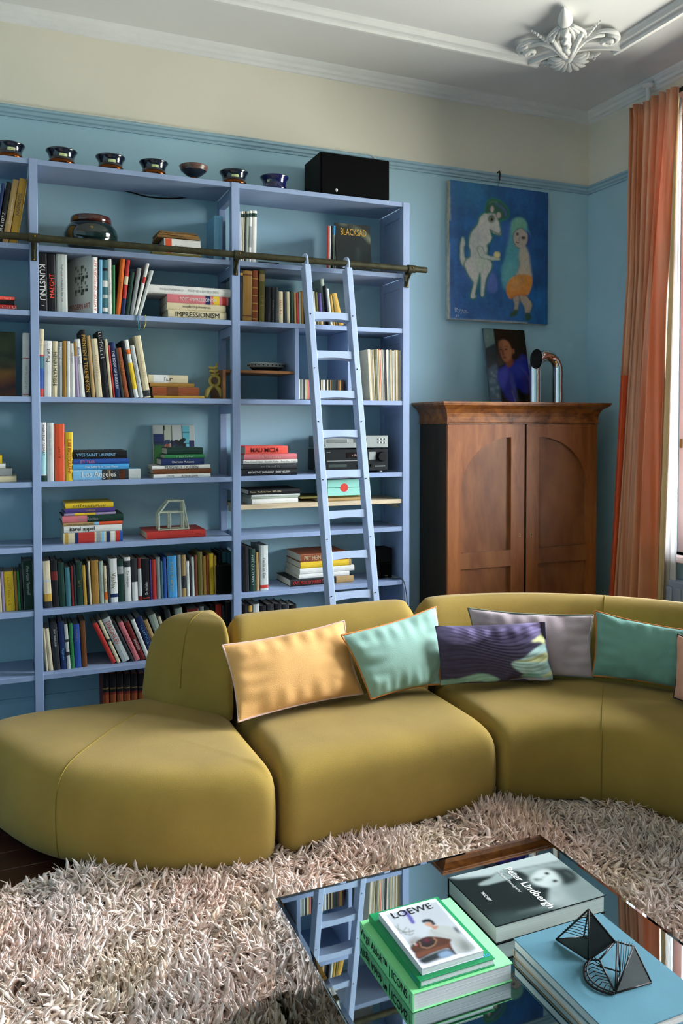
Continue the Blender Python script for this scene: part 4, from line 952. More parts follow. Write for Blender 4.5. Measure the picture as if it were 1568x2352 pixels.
# hi-fi
cdp = thing('disc_player', 'silver compact disc player on top of the black amplifier', 'disc player', (1.84, -.17, SZ['D'] + .152))
x0_ = atY(500 + 830 * .29337, 1000, -.31).x; x1_ = atY(500 + 1332 * .29337, 1000, -.31).x
amp = thing('amplifier', 'black stereo amplifier with round volume knob, fourth shelf', 'amplifier', ((x0_ + x1_) / 2, -.17, SZ['D']))
cdp.location.x = amp.location.x; hw = (x1_ - x0_) / 2
M_SIL = mat('silver_front', '#a7aca8', .35, metal=.6, var=.05); M_AMP = mat('amp_black', '#101214', .4, var=.1)
MB().bbox(-hw, hw, -.13, .13, .014, .146, .003).build('case', M_AMP, amp); MB().bbox(-hw, hw, -.14, -.128, .012, .148, .003).build('front_panel', mat('amp_front', '#15181a', .3, var=.05), amp)
for x in (-hw + .04, hw - .04):
    for y in (-.1, .1): MB().lathe([(.016, 0), (.018, .004), (.016, .015)], 16, Matrix.Translation((x, y, 0))).build('foot', M_SIL, amp)
MB().lathe([(.03, 0), (.031, .012), (.027, .02), (.0, .021)], 28, Matrix.Translation((hw - .045, -.14, .10)) @ Matrix.Rotation(PI / 2, 4, 'X')).build('volume_knob', M_BLACK, amp, True, angle=40)
dp = MB().box(-.07, .06, -.1415, -.139, .095, .128).build('display', mat('display_dark', '#1a0f10', .1, var=0), amp)
letters('~7', mat('display_text', '#e8c7b0', .4, var=0), dp, (.0, -.142, .111), (1, 0, 0), (0, 0, 1), (0, -1, 0), .06, .012)
letters('SONY', ink('palegrey'), amp, (-hw + .03, -.1405, .13), (1, 0, 0), (0, 0, 1), (0, -1, 0), .03, .007)
MB().box(.085, .13, -.1415, -.139, .082, .13).build('button_block', M_SIL, amp)
MB().box(-hw + .02, .05, -.1412, -.139, .075, .079).build('trim_line', M_SIL, amp); MB().box(-hw + .03, -hw + .15, -.1415, -.139, .04, .056).build('tape_slot', mat('slot_green', '#2f3d38', .4), amp)
for x in (.02, .05, .1): MB().lathe([(.009, 0), (.009, .01), (0, .011)], 14, Matrix.Translation((x, -.14, .045)) @ Matrix.Rotation(PI / 2, 4, 'X')).build('knob', M_BLACK, amp)
MB().box(hw - .09, hw - .02, -.1412, -.139, .038, .044).build('button', M_SIL, amp)
cw_ = hw
MB().bbox(-cw_, cw_, -.13, .12, .006, .078, .003).build('case', mat('player_side', '#5b6d75', .4, metal=.4, var=.1), cdp); MB().bbox(-cw_, cw_, -.14, -.128, .004, .08, .003).build('front_panel', M_SIL, cdp)
MB().bbox(-cw_ + .02, -cw_ + .155, -.143, -.139, .036, .058, .002).build('disc_tray', mat('tray_silver', '#90958f', .3, metal=.6, var=.05), cdp); MB().box(-.02, .07, -.1412, -.139, .036, .062).build('display', mat('display_grey', '#59605c', .2, var=0), cdp)
for i in range(3):
    for j in range(2): MB().lathe([(.006, 0), (.006, .004), (0, .005)], 12, Matrix.Translation((cw_ - .065 + i * .022, -.14, .035 + j * .022)) @ Matrix.Rotation(PI / 2, 4, 'X')).build('button', M_SIL, cdp)
MB().lathe([(.006, 0), (.006, .004), (0, .005)], 12, Matrix.Translation((-cw_ + .012, -.14, .02)) @ Matrix.Rotation(PI / 2, 4, 'X')).build('button', M_SIL, cdp)
tag(MB().tube([Vector(p) for p in catmull([(1.73, -.2, SZ['D'] + .21), (1.70, -.22, SZ['D'] + .23), (1.66, -.24, SZ['D'] + .12), (1.63, -.22, SZ['D'] + .03), (1.66, -.12, SZ['D'] + .006)], 5, False)], .003, 6).build('audio_cable', mat('cable_grey', '#8d9088', .5, var=0), None, True), 'thin grey audio cable beside the amplifier and the book stack', 'cable')
tag(MB().tube([Vector(p) for p in catmull([(2.08, -.1, SZ['D'] + .10), (2.11, -.14, SZ['D'] + .14), (2.145, -.16, SZ['D'] + .09), (2.13, -.17, SZ['D'] + .01)], 5, False)], .003, 6).build('audio_cable', M_BLACK, None, True), 'black cable curling behind the right end of the amplifier', 'cable')

# mint box with red dot
xa_ = atY(500 + 858 * .29337, 1000, -.29).x; xb_ = atY(500 + 1118 * .29337, 1000, -.29).x
mx = thing('mint_box', 'mint green box with a red dot on the pale board', 'box', ((xa_ + xb_) / 2, -.29, zb)); hw = (xb_ - xa_) / 2; M_MINT = mat('mint_card', '#8ecfc0', .55, var=.04)
MB().bbox(-hw + .001, hw - .001, .001, .21, 0, .05, .002).build('base', M_MINT, mx); MB().bbox(-hw, hw, 0, .212, .052, .10, .002).build('lid', M_MINT, mx)
MB().lathe([(.026, 0), (.026, .0012), (0, .0013)], 32, Matrix.Translation((0, .001, .05)) @ Matrix.Rotation(PI / 2, 4, 'X')).build('red_dot', mat('dot_red', '#d1301f', .5, var=0), mx)
# cube speakers and black box
c0 = atY(500 + 1262 * .29337, 1000, -.24).x; c1 = atY(500 + 1372 * .29337, 1000, -.24).x; hw = (c1 - c0) / 2
sk = thing('cube_speaker', 'pair of small black cube speakers stacked in the bookcase corner', 'speaker', ((c0 + c1) / 2, -.24, SZ['F']))
MB().bbox(-hw, hw - .006, 0, .12, 0, .098, .004).build('lower_cube', M_BLACK, sk); MB().bbox(-hw + .004, hw, .01, .13, .099, .19, .004).build('upper_cube', M_BLACK, sk)
MB().bbox(-hw + .006, hw - .012, -.004, 0, .006, .092, .002).build('grille', mat('grille_cloth', '#060607', .95), sk)
letters('BOSE', ink('palegrey'), sk, (0, -.0045, .018), (1, 0, 0), (0, 0, 1), (0, -1, 0), .03, .006)
xa_ = atY(1385 * .35714, 1000, -.30).x; xb_ = 1.072
bk = thing('black_box_speaker', 'black box speaker at the right end of the sixth shelf book row', 'speaker', ((xa_ + xb_) / 2, -.305, SZ['F'])); hw = (xb_ - xa_) / 2
MB().bbox(-hw, hw, 0, .09, 0, .17, .004).build('cabinet', M_BLACK, bk); MB().bbox(-hw + .004, hw - .004, -.004, 0, .004, .166, .002).build('grille', mat('grille_cloth', '#060607', .95), bk)
tag(MB().tube([Vector(p) for p in catmull([(2.09, -.2, SZ['F'] + .006), (2.13, -.30, SZ['F'] + .006), (2.165, -.345, SZ['F'] + .01), (2.19, -.345, SZ['F'] - .05), (2.205, -.345, SZ['F'] - .2), (2.21, -.345, .05)], 5, False)], .003, 6).build('speaker_wire', mat('wire_green', '#26352f', .5, var=0), None, True), 'dark wire running from the cube speakers down the bookcase', 'cable')

# ------------------------------------------------------------------ armoire
AX0, AX1, AYF, AZ = 2.468, 3.662, -.385, 1.72
arm = thing('armoire', 'reddish-brown wooden armoire with arched door panels in the corner', 'armoire', ((AX0 + AX1) / 2, -.2, 0))
OX = -(AX0 + AX1) / 2; OYY = .2
def AR(mb, name, m, parent=arm, smooth=False):
    mb.v = [(x + OX, y + OYY, z) for x, y, z in mb.v]; return mb.build(name, m, parent, smooth)
M_SIDE = wood('dark_side', '#241a10', '#3a2a18', 2, (6, 6, .8), .5, .1)
AR(MB().box(AX0, AX0 + .02, AYF + .02, -.02, 0, AZ), 'side_panel', M_SIDE); AR(MB().box(AX1 - .02, AX1, AYF + .02, -.02, 0, AZ), 'side_panel', M_SIDE)
AR(MB().box(AX0 + .02, AX1 - .02, -.04, -.02, .05, AZ), 'back_panel', M_SIDE); AR(MB().box(AX0 + .02, AX1 - .02, AYF + .03, -.04, AZ - .02, AZ), 'top_board', M_SIDE)
AR(MB().bbox(AX0 - .02, AX1 + .02, AYF - .02, -.02, 0, .10, .006), 'base', M_WALNUT)
# cornice: flat face with a cove flaring out to the top plate
pr = [(0, 0), (.008, 0), (.008, .008), (.004, .012), (.004, .045), (.010, .07), (.024, .095), (.045, .112), (.06, .120), (.062, .128), (.066, .130), (.066, .142), (0, .142)]
path = [(AX1, -.02, AZ), (AX1, AYF, AZ), (AX0, AYF, AZ), (AX0, -.02, AZ)]
AR(MB().sweep([(a, b) for a, b in pr], path), 'cornice', M_CORNW)
AR(MB().box(AX0 - .001, AX1 + .001, AYF - .001, -.02, AZ + .05, AZ + .1415), 'top_plate', M_CORNW)
ZTOPA = AZ + .142
# doors (frame with recessed quarter-arch panel above, plain panel below)
XD = (2.470, 3.058, 3.075, 3.660)
def zpx(u, v): return atY(u, v, AYF).z
zb1, zb0 = zpx(1118, 1267), zpx(1118, 1304); zarch = zpx(1176, 1004); zspr = zpx(1060, 1130)
for left in (True, False):
    x0, x1 = (XD[0], XD[1]) if left else (XD[2], XD[3])
    pl_, pr_2 = (x0 + .100, x1 - .106) if left else (x0 + .098, x1 - .088)
    yA, yB = AYF, AYF + .024; zt = AZ - .004
    dr = AR(MB().box(x0, pl_, yA, yB, .11, zt).box(pr_2, x1, yA, yB, .11, zt).box(pl_, pr_2, yA, yB, .11, .24), 'door', M_WALNUT)
    # head piece with the quarter arch cut out
    w = pr_2 - pl_; hA = zarch - zspr; cut = []
    for t in np.linspace(0, PI / 2, 20):
        if left: cut.append((pr_2 - w * math.cos(t), zspr + hA * math.sin(t)))
        else: cut.append((pl_ + w * math.cos(t), zspr + hA * math.sin(t)))
    hd = MB(); Mx = Matrix(((1, 0, 0, 0), (0, 0, 1, yA), (0, 1, 0, 0), (0, 0, 0, 1)))
    for (xa, za), (xb, zb_) in zip(cut, cut[1:]): hd.prism([(xa, za), (xb, zb_), (xb, zt), (xa, zt)], Mx, .024)
    AR(hd, 'arch_head', M_WALNUT, dr)
    AR(MB().box(pl_, pr_2, yA, yB, zb0, zb1), 'cross_rail', M_VENEER, dr)
    AR(MB().box(pl_, pr_2, yA + .020, yB + .004, zb1, zarch + .02), 'upper_panel', M_VENEER, dr); AR(MB().box(pl_, pr_2, yA + .020, yB + .004, .24, zb0), 'lower_panel', M_VENEER, dr)
    kx = x1 - .036 if left else x0 + .04
    kz = zpx(1198, 1229)
    kp = AR(MB().bbox(kx - .006, kx + .006, yA - .0015, yA + .002, kz - .012, kz + .012, .001), 'keyhole_plate', mat('keyhole_light', '#b08a5c', .4), dr)
    AR(MB().tube([(kx, yA - .0022, kz + .004), (kx, yA - .0005, kz + .004)], .0036, 10).box(kx - .0022, kx + .0022, yA - .0022, yA - .001, kz - .009, kz + .003), 'keyhole', M_BLACK, dr)
AR(MB().box(XD[1] + .001, XD[2] - .001, AYF + .010, AYF + .03, .11, AZ - .004), 'closing_strip', M_BLACK)

# ------------------------------------------------------------------ painting, portrait, chrome arch
pnt = thing('painting', 'large blue painting of a white dog and a girl in orange', 'painting', (3.088, -.04, 2.435))
PW, PHh = .82, .945
MB().bbox(-PW / 2, PW / 2, 0, .035, 0, PHh, .002).build('canvas', mat('canvas_edge', '#b9b09a', .85, var=.2, scale=25), pnt)
p = Paint(230, 266, '#155c9a'); p.map = homog([(205, 130), (1098, 250), (1080, 1435), (205, 1375)])
p.mottle(.22, 9, 5, 1); p.mottle(.25, 4, 12, 2); p.mottle(.2, 30, 14, 4)
p.poly([(205, 130), (620, 180), (560, 300), (400, 380), (205, 400)], '#1f74a6', 25, a=.55); p.poly([(330, 180), (520, 190), (480, 300), (380, 330)], '#3f93ad', 18, a=.5)
p.poly([(205, 1100), (560, 1150), (640, 1400), (205, 1380)], '#2262a8', 18, a=.5); p.poly([(900, 260), (1098, 260), (1085, 1000), (960, 1100), (930, 500)], '#0a2f6b', 18, a=.5); p.poly([(300, 900), (420, 960), (400, 1100), (320, 1050)], '#3f63b0', 8, a=.6)
p.poly([(735, 510), (780, 560), (740, 720), (700, 690), (710, 600)], '#3d61b5', 4, a=.8)
p.poly([(590, 960), (625, 1010), (638, 1080), (620, 1140), (570, 1140), (535, 1110), (545, 1040)], '#5470bd', 2)
p.poly([(800, 480), (850, 478), (890, 510), (905, 570), (930, 640), (900, 740), (850, 770), (832, 860), (830, 920), (790, 1000), (740, 1060), (700, 1125), (672, 1040), (675, 930), (700, 860), (715, 760), (740, 640), (760, 520)], '#4fa0ae', 2)
p.poly([(765, 530), (800, 485), (850, 482), (890, 515), (898, 570), (850, 570), (800, 580), (770, 640)], '#77b49b', 2); p.poly([(690, 900), (760, 870), (800, 900), (770, 1000), (700, 1060)], '#6bbcc0', 6, a=.7)
p.poly([(900, 590), (930, 640), (928, 700), (905, 745), (885, 720), (905, 660)], '#1c3f98', 1)
p.poly([(330, 650), (345, 700), (335, 760), (345, 830), (365, 860), (345, 910), (320, 890), (305, 830), (305, 740), (315, 680)], '#cfd0cb', 1, line='#2b7d5b', lw=2)
dog = [(560, 430), (600, 420), (640, 470), (655, 560), (668, 620), (650, 632), (600, 612), (568, 580), (575, 620), (585, 660), (570, 690), (540, 720), (545, 760), (540, 810), (575, 870), (585, 905), (570, 950), (545, 990), (525, 1060), (515, 1130), (510, 1170), (490, 1172), (488, 1100), (490, 1010), (478, 960), (465, 1010), (450, 1080), (435, 1150), (440, 1188), (405, 1190), (400, 1165), (420, 1090), (425, 1050), (390, 1000), (355, 930), (345, 890), (370, 845), (395, 830), (400, 780), (385, 720), (395, 640), (420, 590), (460, 540), (480, 480), (520, 440)]
p.poly(dog, '#d2d2cb', 1, line='#2b7d5b', lw=3)
p.poly([(420, 620), (470, 560), (500, 640), (480, 760), (450, 840), (410, 830)], '#b9bcc0', 5, a=.55); p.poly([(450, 830), (520, 830), (540, 900), (490, 950), (470, 930)], '#b8cdb4', 4, a=.6); p.poly([(360, 880), (400, 860), (430, 960), (440, 1040), (400, 990)], '#dfdcd6', 4, a=.7)
p.poly([(460, 740), (500, 740), (520, 790), (560, 820), (640, 835), (660, 852), (600, 857), (530, 842), (480, 822)], '#c9cfc6', 1, line='#3d8460', lw=1)
p.ell(632, 810, 27, 27, '#e2d9a0', 1, line='#b9a66a', lw=1)
p.poly([(530, 430), (535, 380), (560, 320), (610, 310), (670, 335), (720, 390), (738, 440), (720, 480), (680, 492), (650, 500), (630, 445), (580, 425)], '#2a6350', 1, line='#1f8a5a', lw=2)
p.stroke([(620, 345), (670, 380), (710, 420), (715, 460)], 9, '#5468a8', 1, .9); p.stroke([(560, 350), (590, 330), (640, 335)], 5, '#5da27c', 1, .8)
p.ell(590, 400, 17, 30, '#c9b9b4', 1, line='#1d4a35', lw=1); p.ell(648, 455, 22, 27, '#c9b9b4', 1, line='#1d4a35', lw=1)
p.ell(583, 485, 30, 38, '#3f5647', 2); p.ell(587, 490, 22, 22, '#8d9377', 1); p.ell(588, 491, 12, 14, '#131416', 0); p.ell(592, 487, 3, 4, '#d8cf9a', 0)
p.stroke([(572, 582), (610, 606), (655, 628), (666, 600)], 5, '#31513f', 1)
p.poly([(810, 590), (850, 575), (900, 620), (905, 680), (880, 730), (835, 750), (800, 730), (780, 680), (785, 620)], '#b9aea0', 1, line='#4b4a48', lw=1)
p.ell(815, 625, 13, 14, '#2b2c2e', 1); p.ell(868, 658, 20, 14, '#2b2c2e', 1); p.stroke([(838, 640), (828, 690), (840, 695)], 3, '#8a7d72', 1); p.stroke([(800, 692), (815, 702), (828, 705)], 4, '#57403d', 0)
p.poly([(840, 750), (880, 730), (915, 800), (925, 880), (935, 960), (940, 1005), (880, 1015), (800, 995), (820, 950), (835, 900), (825, 830), (830, 790)], '#bfb5a2', 2); p.ell(870, 930, 30, 50, '#c9bb9e', 8, .7)
p.poly([(775, 1190), (830, 1170), (825, 1230), (808, 1310), (782, 1312), (787, 1250)], '#ab9a8c', 1, line='#2a5a4a', lw=1); p.poly([(835, 1168), (890, 1180), (937, 1240), (937, 1280), (912, 1335), (885, 1335), (872, 1270), (842, 1220)], '#b09c8a', 1, line='#2a5a4a', lw=1)
p.poly([(790, 1000), (850, 985), (935, 1000), (945, 1060), (930, 1120), (900, 1170), (830, 1168), (770, 1190), (745, 1200), (715, 1150), (715, 1090), (745, 1030)], '#d98a2e', 1)
p.poly([(780, 1030), (830, 1020), (850, 1080), (800, 1120), (750, 1110)], '#dba060', 6, a=.7); p.ell(855, 1030, 20, 40, '#8d7348', 6, .7); p.stroke([(745, 1195), (770, 1180), (830, 1165), (895, 1165)], 6, '#c05f1c', 2)
p.poly([(782, 1300), (812, 1300), (808, 1345), (760, 1360), (740, 1350)], '#1d4a2c', 1); p.poly([(885, 1330), (915, 1330), (937, 1370), (900, 1400), (880, 1370)], '#1d4a2c', 1)
for a in ([(260, 1275), (262, 1310)], [(262, 1275), (280, 1285), (264, 1295), (280, 1310)], [(285, 1290), (310, 1290), (290, 1325)], [(312, 1330), (325, 1290), (338, 1325)], [(340, 1300), (355, 1298), (342, 1325), (356, 1325)], [(360, 1300), (362, 1322), (378, 1318)], [(268, 1335), (280, 1340), (268, 1355)], [(290, 1335), (290, 1355)]): p.stroke(a, 2.2, '#aebdd0', 0, .85)
for a in ([(205, 140), (215, 500)], [(205, 700), (210, 1370)], [(205, 1372), (520, 1392)], [(420, 1385), (900, 1415)]): p.stroke(a, 6, '#a9b4ad', 1, .7)
p.mottle(.12, 60, 60, 8)
p.build('paint', attr_mat('oil_paint', .35, bump=.3), pnt, (-PW / 2 + .001, -.001, .001), (PW - .002, 0, 0), (0, 0, PHh - .002))
hkx = atY(1147, 400, -.04).x - 3.088
MB().tube([(hkx, .028, 1.045), (hkx, .002, 1.048), (hkx, -.006, 1.03), (hkx, .0, 1.0), (hkx - .004, -.008, .985)], .0055, 6).build('hook', M_DARKM, pnt); MB().tube([(hkx, 0, .99), (hkx, .02, .945)], .0012, 5).build('wire', M_DARKM, pnt)

ZA = ZTOPA
por = thing('portrait_photo', 'dark portrait photograph of a person in blue leaning on the wall', 'photograph', (2.958, -.135, ZA), (-math.atan2(.105, .53), 0, 0))
pw, ph = .345, .535
MB().bbox(0, pw, 0, .014, 0, ph, .001).build('panel', mat('panel_edge', '#4c5a62', .4), por)
p = Paint(120, 184, '#171712'); p.map = homog([(490, 1458), (882, 1477), (922, 2103), (545, 2100)])
p.poly([(480, 1450), (585, 1455), (597, 1600), (512, 1640)], '#64807c', 1, False); p.poly([(512, 1645), (600, 1590), (640, 2110), (540, 2110)], '#1f2e33', 2, False); p.poly([(525, 1815), (612, 1768), (640, 2110), (540, 2110)], '#4a6276', 3, False)  # left strip and specks: a reflection on the glossy face, painted into the print
r_ = random.Random(4)
for q in range(16): p.ell(548 + r_.random() * 70, 1820 + r_.random() * 260, 5 + r_.random() * 14, 5 + r_.random() * 12, '#8fa9b4', 2, .5)
for q in range(6): p.ell(520 + r_.random() * 55, 1500 + r_.random() * 100, 6, 8, '#9fb9ae', 2, .5)
p.poly([(615, 1830), (680, 1790), (730, 1762), (800, 1740), (850, 1690), (890, 1720), (915, 1800), (922, 2000), (850, 2015), (780, 1965), (765, 2103), (690, 2060), (655, 2000), (620, 1920)], '#232b8c', 3)
p.poly([(620, 1850), (700, 1800), (720, 1860), (680, 1960), (640, 1970)], '#4450bb', 4, a=.8); p.poly([(760, 1780), (850, 1760), (880, 1840), (800, 1900), (770, 1850)], '#3a44aa', 5, a=.8); p.stroke([(830, 1800), (880, 1850), (905, 1920)], 4, '#6068b8', 2, .8); p.stroke([(740, 1990), (770, 2100)], 2, '#8d90b0', 1, .7)
p.poly([(690, 1740), (745, 1712), (765, 1765), (720, 1805), (703, 1790)], '#7d452f', 2)
p.poly([(640, 1570), (680, 1552), (730, 1570), (755, 1620), (760, 1660), (745, 1720), (720, 1745), (682, 1752), (660, 1722), (645, 1672), (635, 1620)], '#a86a48', 2)
p.poly([(640, 1580), (665, 1570), (680, 1650), (690, 1740), (665, 1722), (645, 1670)], '#6a3824', 4, a=.6); p.ell(767, 1660, 13, 26, '#94583c', 1)
p.poly([(632, 1575), (645, 1520), (680, 1490), (720, 1492), (755, 1530), (772, 1600), (776, 1640), (752, 1640), (735, 1592), (695, 1560), (655, 1562)], '#0d0b0a', 2)
p.ell(652, 1648, 12, 6, '#1e100c', 1); p.ell(700, 1645, 15, 6, '#1e100c', 1); p.stroke([(640, 1630), (660, 1626)], 3, '#20110d', 1); p.stroke([(686, 1622), (718, 1620)], 3, '#20110d', 1); p.stroke([(672, 1650), (668, 1690), (680, 1694)], 4, '#522818', 1); p.ell(684, 1716, 17, 7, '#712a22', 1)
p.build('print', attr_mat('print_acrylic', .15, coat=.2, spec=.3), por, (.001, -.0008, .001), (pw - .002, 0, 0), (0, 0, ph - .002))

ach = thing('chrome_arch', 'polished chrome inverted U tube sculpture with black cut end on the armoire', 'sculpture', (3.365, -.21, ZA))
r0, hx = .040, .098; ht = .235
pts = [(-hx, 0, 0), (-hx, 0, .08), (-hx, 0, .16)] + [(-hx * math.cos(t), 0, ht + hx * math.sin(t)) for t in np.linspace(0, PI, 21)] + [(hx, 0, .16), (hx, 0, .08), (hx, 0, 0)]
MB().tube(pts, r0, 28).build('tube', M_CHROME, ach, True, angle=50)
cd = Vector((-.74, -.60, .30)).normalized()
MB().lathe([(.0, .0), (.040, .0), (.041, .003), (.041, .02)], 28, Matrix.Translation(Vector((-hx * .80, -.0, ht + hx * .60)) + cd * .047) @ (-cd).to_track_quat('Z', 'Y').to_matrix().to_4x4() @ Matrix.Diagonal((1.0, 1.75, 1, 1)), cap=False).build('cut_face', M_BLACK, ach, True, angle=40)

# ------------------------------------------------------------------ curtains
def drape(name, m, z0, z1, y0f, y1f, xc, folds, amp, label, cat, ns=150, nz=46, seed=1, split=None, m2=None):
    r = np.random.default_rng(seed); ph = r.random(6) * 6
    s = np.linspace(0, 1, ns)[None, :]; z = np.linspace(z0, z1, nz)[:, None]; t = (z - z0) / (z1 - z0)
    y0 = np.interp(z[:, 0], *y0f)[:, None]; y1 = np.interp(z[:, 0], *y1f)[:, None]
    ss = s + .012 * np.sin(2 * PI * 3 * s + ph[0] + 2 * t)
    w = np.sin(2 * PI * folds * ss + ph[1] + .8 * np.sin(2.5 * t + ph[2])) + .35 * np.sin(2 * PI * folds * 1.9 * ss + ph[3] + 1.5 * t)
    A = amp * (.35 + .65 * (1 - t) ** .6) * (.75 + .25 * np.sin(2 * PI * 1.3 * s + ph[4]))
    x = xc + A * w; y = y0 + (y1 - y0) * (s + .25 / folds / 2 * np.cos(2 * PI * folds * ss + ph[1]))
    head = np.clip((t - .985) / .015, 0, 1); x = x + head * .012 * np.sin(s * 2 * PI * folds * 2.3)
    co = np.stack([x + 0 * y, y, np.broadcast_to(z, x.shape) + (.006 * np.sin(s * 47) * (t > .99))], -1)
    if split:
        si, zi = int(split[0] * ns), int(np.searchsorted(z[:, 0], split[1]))
        a = grid_obj(name, co[:, si:], None, m, None, True)
        grid_obj('side_panel', co[zi:, :si + 1], None, m, a, True); grid_obj('red_side_panel', co[:zi + 1, :si + 1], None, m2, a, True)
        o = a
    else: o = grid_obj(name, co, None, m, None, True)
    for q in [o] + list(o.children):
        sm = q.modifiers.new('thickness', 'SOLIDIFY'); sm.thickness = .0015
    return tag(o, label, cat)
M_CURT = mat('orange_silk', '#db8352', .34, var=.04, scale=4, stretch=(3, 6, .12), sheen=.3, trans=.22, col2='#eab28d', detail=1)
M_CURT2 = mat('red_orange_silk', '#e0521c', .45, var=.08, scale=3, stretch=(4, 4, .5), sheen=.3, trans=.2)
M_LIN = mat('cream_lining', '#dcc9a0', .8, var=.06, trans=.35)
M_SHEER = mat('white_sheer', '#e4e2e2', .85, var=.04, trans=.5)
crt = drape('orange_curtain', M_CURT, .02, 3.815, ([0, .5, 1.97, 2.7, 3.7, 3.82], [-.40, -.42, -.535, -.60, -.605, -.595]), ([0, .6, 2.5, 3.82], [-.85, -.86, -.895, -.985]), 3.745, 5.5, .078, 'long orange silk curtain hanging in folds beside the window', 'curtain', split=(.17, 1.966), m2=M_CURT2)
drape('cream_curtain_lining', M_LIN, .02, 3.77, ([0, 3.8], [-.80, -.955]), ([0, 1.5, 3.8], [-.88, -.93, -.98]), 3.775, 1.6, .014, 'narrow cream lining strip between orange curtain and white sheer', 'curtain lining', 40, 30, 3)
drape('white_sheer_curtain', M_SHEER, .02, 3.76, ([0, 1.5, 3.8], [-.80, -.87, -.945]), ([0, 1.5, 3.8], [-.955, -.965, -.965]), 3.805, 2.4, .02, 'white sheer curtain gathered at the edge of the window', 'curtain', 60, 40, 5)
rod = thing('curtain_rod', 'dark curtain rod above the window carrying the orange curtain', 'curtain rod', (3.803, -.60, 3.812))
MB().tube([(0, 0, 0), (0, -2.3, 0)], .014, 16).build('pole', mat('rod_dark', '#20281f', .4, var=.1), rod, True, angle=40)
for dy in (-.09, -2.2):
    bp_ = [Vector(q) for q in catmull([(.02, dy + .03, .145), (.02, dy + .028, .09), (.015, dy + .02, .05), (.008, dy + .005, .02), (0, dy, 0)], 5, False)]
    b_ = MB().tube(bp_, .0165, 14).build('bracket_arm', M_PLASTER, rod, True)
    MB().lathe([(.04, .0), (.042, .006), (.034, .012), (.03, .02), (.022, .024)], 24, Matrix.Translation((.02, dy + .03, .15)) @ Matrix.Rotation(PI, 4, 'X')).build('rosette', M_PLASTER, b_, True, angle=40)

# ------------------------------------------------------------------ sofa (three modules)
def rrect(a0, a1, b0, b1, r, n=6):
    r = max(.004, min(r, (a1 - a0) / 2 - .002, (b1 - b0) / 2 - .002)); out = []
    for cx, cy, t0 in ((a1 - r, b1 - r, 0), (a0 + r, b1 - r, 90), (a0 + r, b0 + r, 180), (a1 - r, b0 + r, 270)):
        for t in np.radians(np.linspace(t0, t0 + 90, n)): out.append((cx + r * math.cos(t), cy + r * math.sin(t)))
    return out
def densify(poly, step=.04):
    out = []; n = len(poly)
    for i in range(n):
        a = np.array(poly[i]); b = np.array(poly[(i + 1) % n]); k = max(1, int(np.hypot(*(b - a)) / step))
        for q in range(k): out.append(tuple(a + (b - a) * q / k))
    return out
def loft(rings, mapf, cap_rings=6, capz=0.):
    """stack of closed outlines [(poly, z)], closed with shrinking rings on top"""
    n = len(rings[0][0]); mb = MB(); R = list(rings)
    poly, z = R[-1]; c = np.mean(np.array(poly), 0)
    for q in range(1, cap_rings):
        f = 1 - q / cap_rings; R.append(([tuple(c + (np.array(p) - c) * f) for p in poly], z + capz * (1 - f * f)))
    for poly, z in R: mb.v += [tuple(mapf(x, y, z)) for x, y in poly]
    m = len(R)
    for i in range(m - 1):
        for k in range(n): j = (k + 1) % n; mb.f.append((i * n + k, i * n + j, (i + 1) * n + j, (i + 1) * n + k))
    mb.v.append(tuple(mapf(c[0], c[1], R[-1][1] + capz * .04))); t = len(mb.v) - 1
    for k in range(n): mb.f.append(((m - 1) * n + k, (m - 1) * n + (k + 1) % n, t))
    mb.f.append(tuple(reversed(range(n)))); return mb
def soft(o, lv=1):
    s = o.modifiers.new('soft', 'SUBSURF'); s.levels = lv; s.render_levels = lv; return o
def resample(poly, n):
    P = np.array(poly + [poly[0]]); d = np.r_[0, np.cumsum(np.hypot(*np.diff(P, axis=0).T))]; t = np.linspace(0, d[-1], n + 1)[:-1]
    return [(float(np.interp(a, d, P[:, 0])), float(np.interp(a, d, P[:, 1]))) for a in t]
SEAT = [(.03, .045), (.045, .022), (.085, .008), (.15, .001), (.22, 0), (.29, .002), (.335, .013), (.366, .036), (.388, .072), (.400, .12), (.405, .19)]
BACK = [(.30, .60, .985, .0), (.42, .622, .99, .0), (.55, .66, .985, .003), (.64, .695, .972, .009), (.71, .73, .955, .02), (.757, .763, .932, .038), (.785, .797, .905, .062), (.797, .825, .885, .09)]
def seat_rings(W, D, kx=.45, N=150):
    rs = []
    for z, i in SEAT:
        rs.append((resample(rrect(i * kx, W - i * kx, i, D - i * .2, .045 + i * .45), N), z))
    return rs
def back_rings(W, N=120):
    return [(resample(rrect(s * .6, W - s * .6, t0, t1, .04 + .2 * s), N), z) for z, t0, t1, s in BACK]
def module(name, label, W, D, mapf, loc):
    t = thing(name, label, 'sofa', loc); L0 = Vector(loc)
    f = lambda x, y, z: mapf(x, y, z) - L0
    soft(loft(seat_rings(W, D), f, 8, .006).build('seat', M_SOFA, t, True)); soft(loft(back_rings(W), f, 5, .006).build('backrest', M_SOFA, t, True))
    for a in (.12, W - .12):
        for b in (.18, D - .15):
            p = f(a, b, 0); MB().lathe([(.025, 0), (.03, .035)], 12, Matrix.Translation(p)).build('foot', M_BLACK, t)
    return t, f
def mid_map(x, y, z): return Vector((.828 + x, -1.955 + y + .03 * (x / 1.01) * (1 - y), z))
module('sofa_middle_module', 'straight middle module of the olive green modular sofa', 1.01, .99, mid_map, (1.33, -1.45, 0))
CC = Vector((1.852, -2.535)); 
def cor_map(x, y, z):
    th = PI / 2 - x / 1.05; r = .605 + y * .975; return Vector((CC.x + r * math.cos(th), CC.y + r * math.sin(th), z))
ct, cf = module('sofa_corner_module', 'curved corner module of the olive green modular sofa', 1.05 * PI / 2, .99, cor_map, (2.6, -1.8, 0))
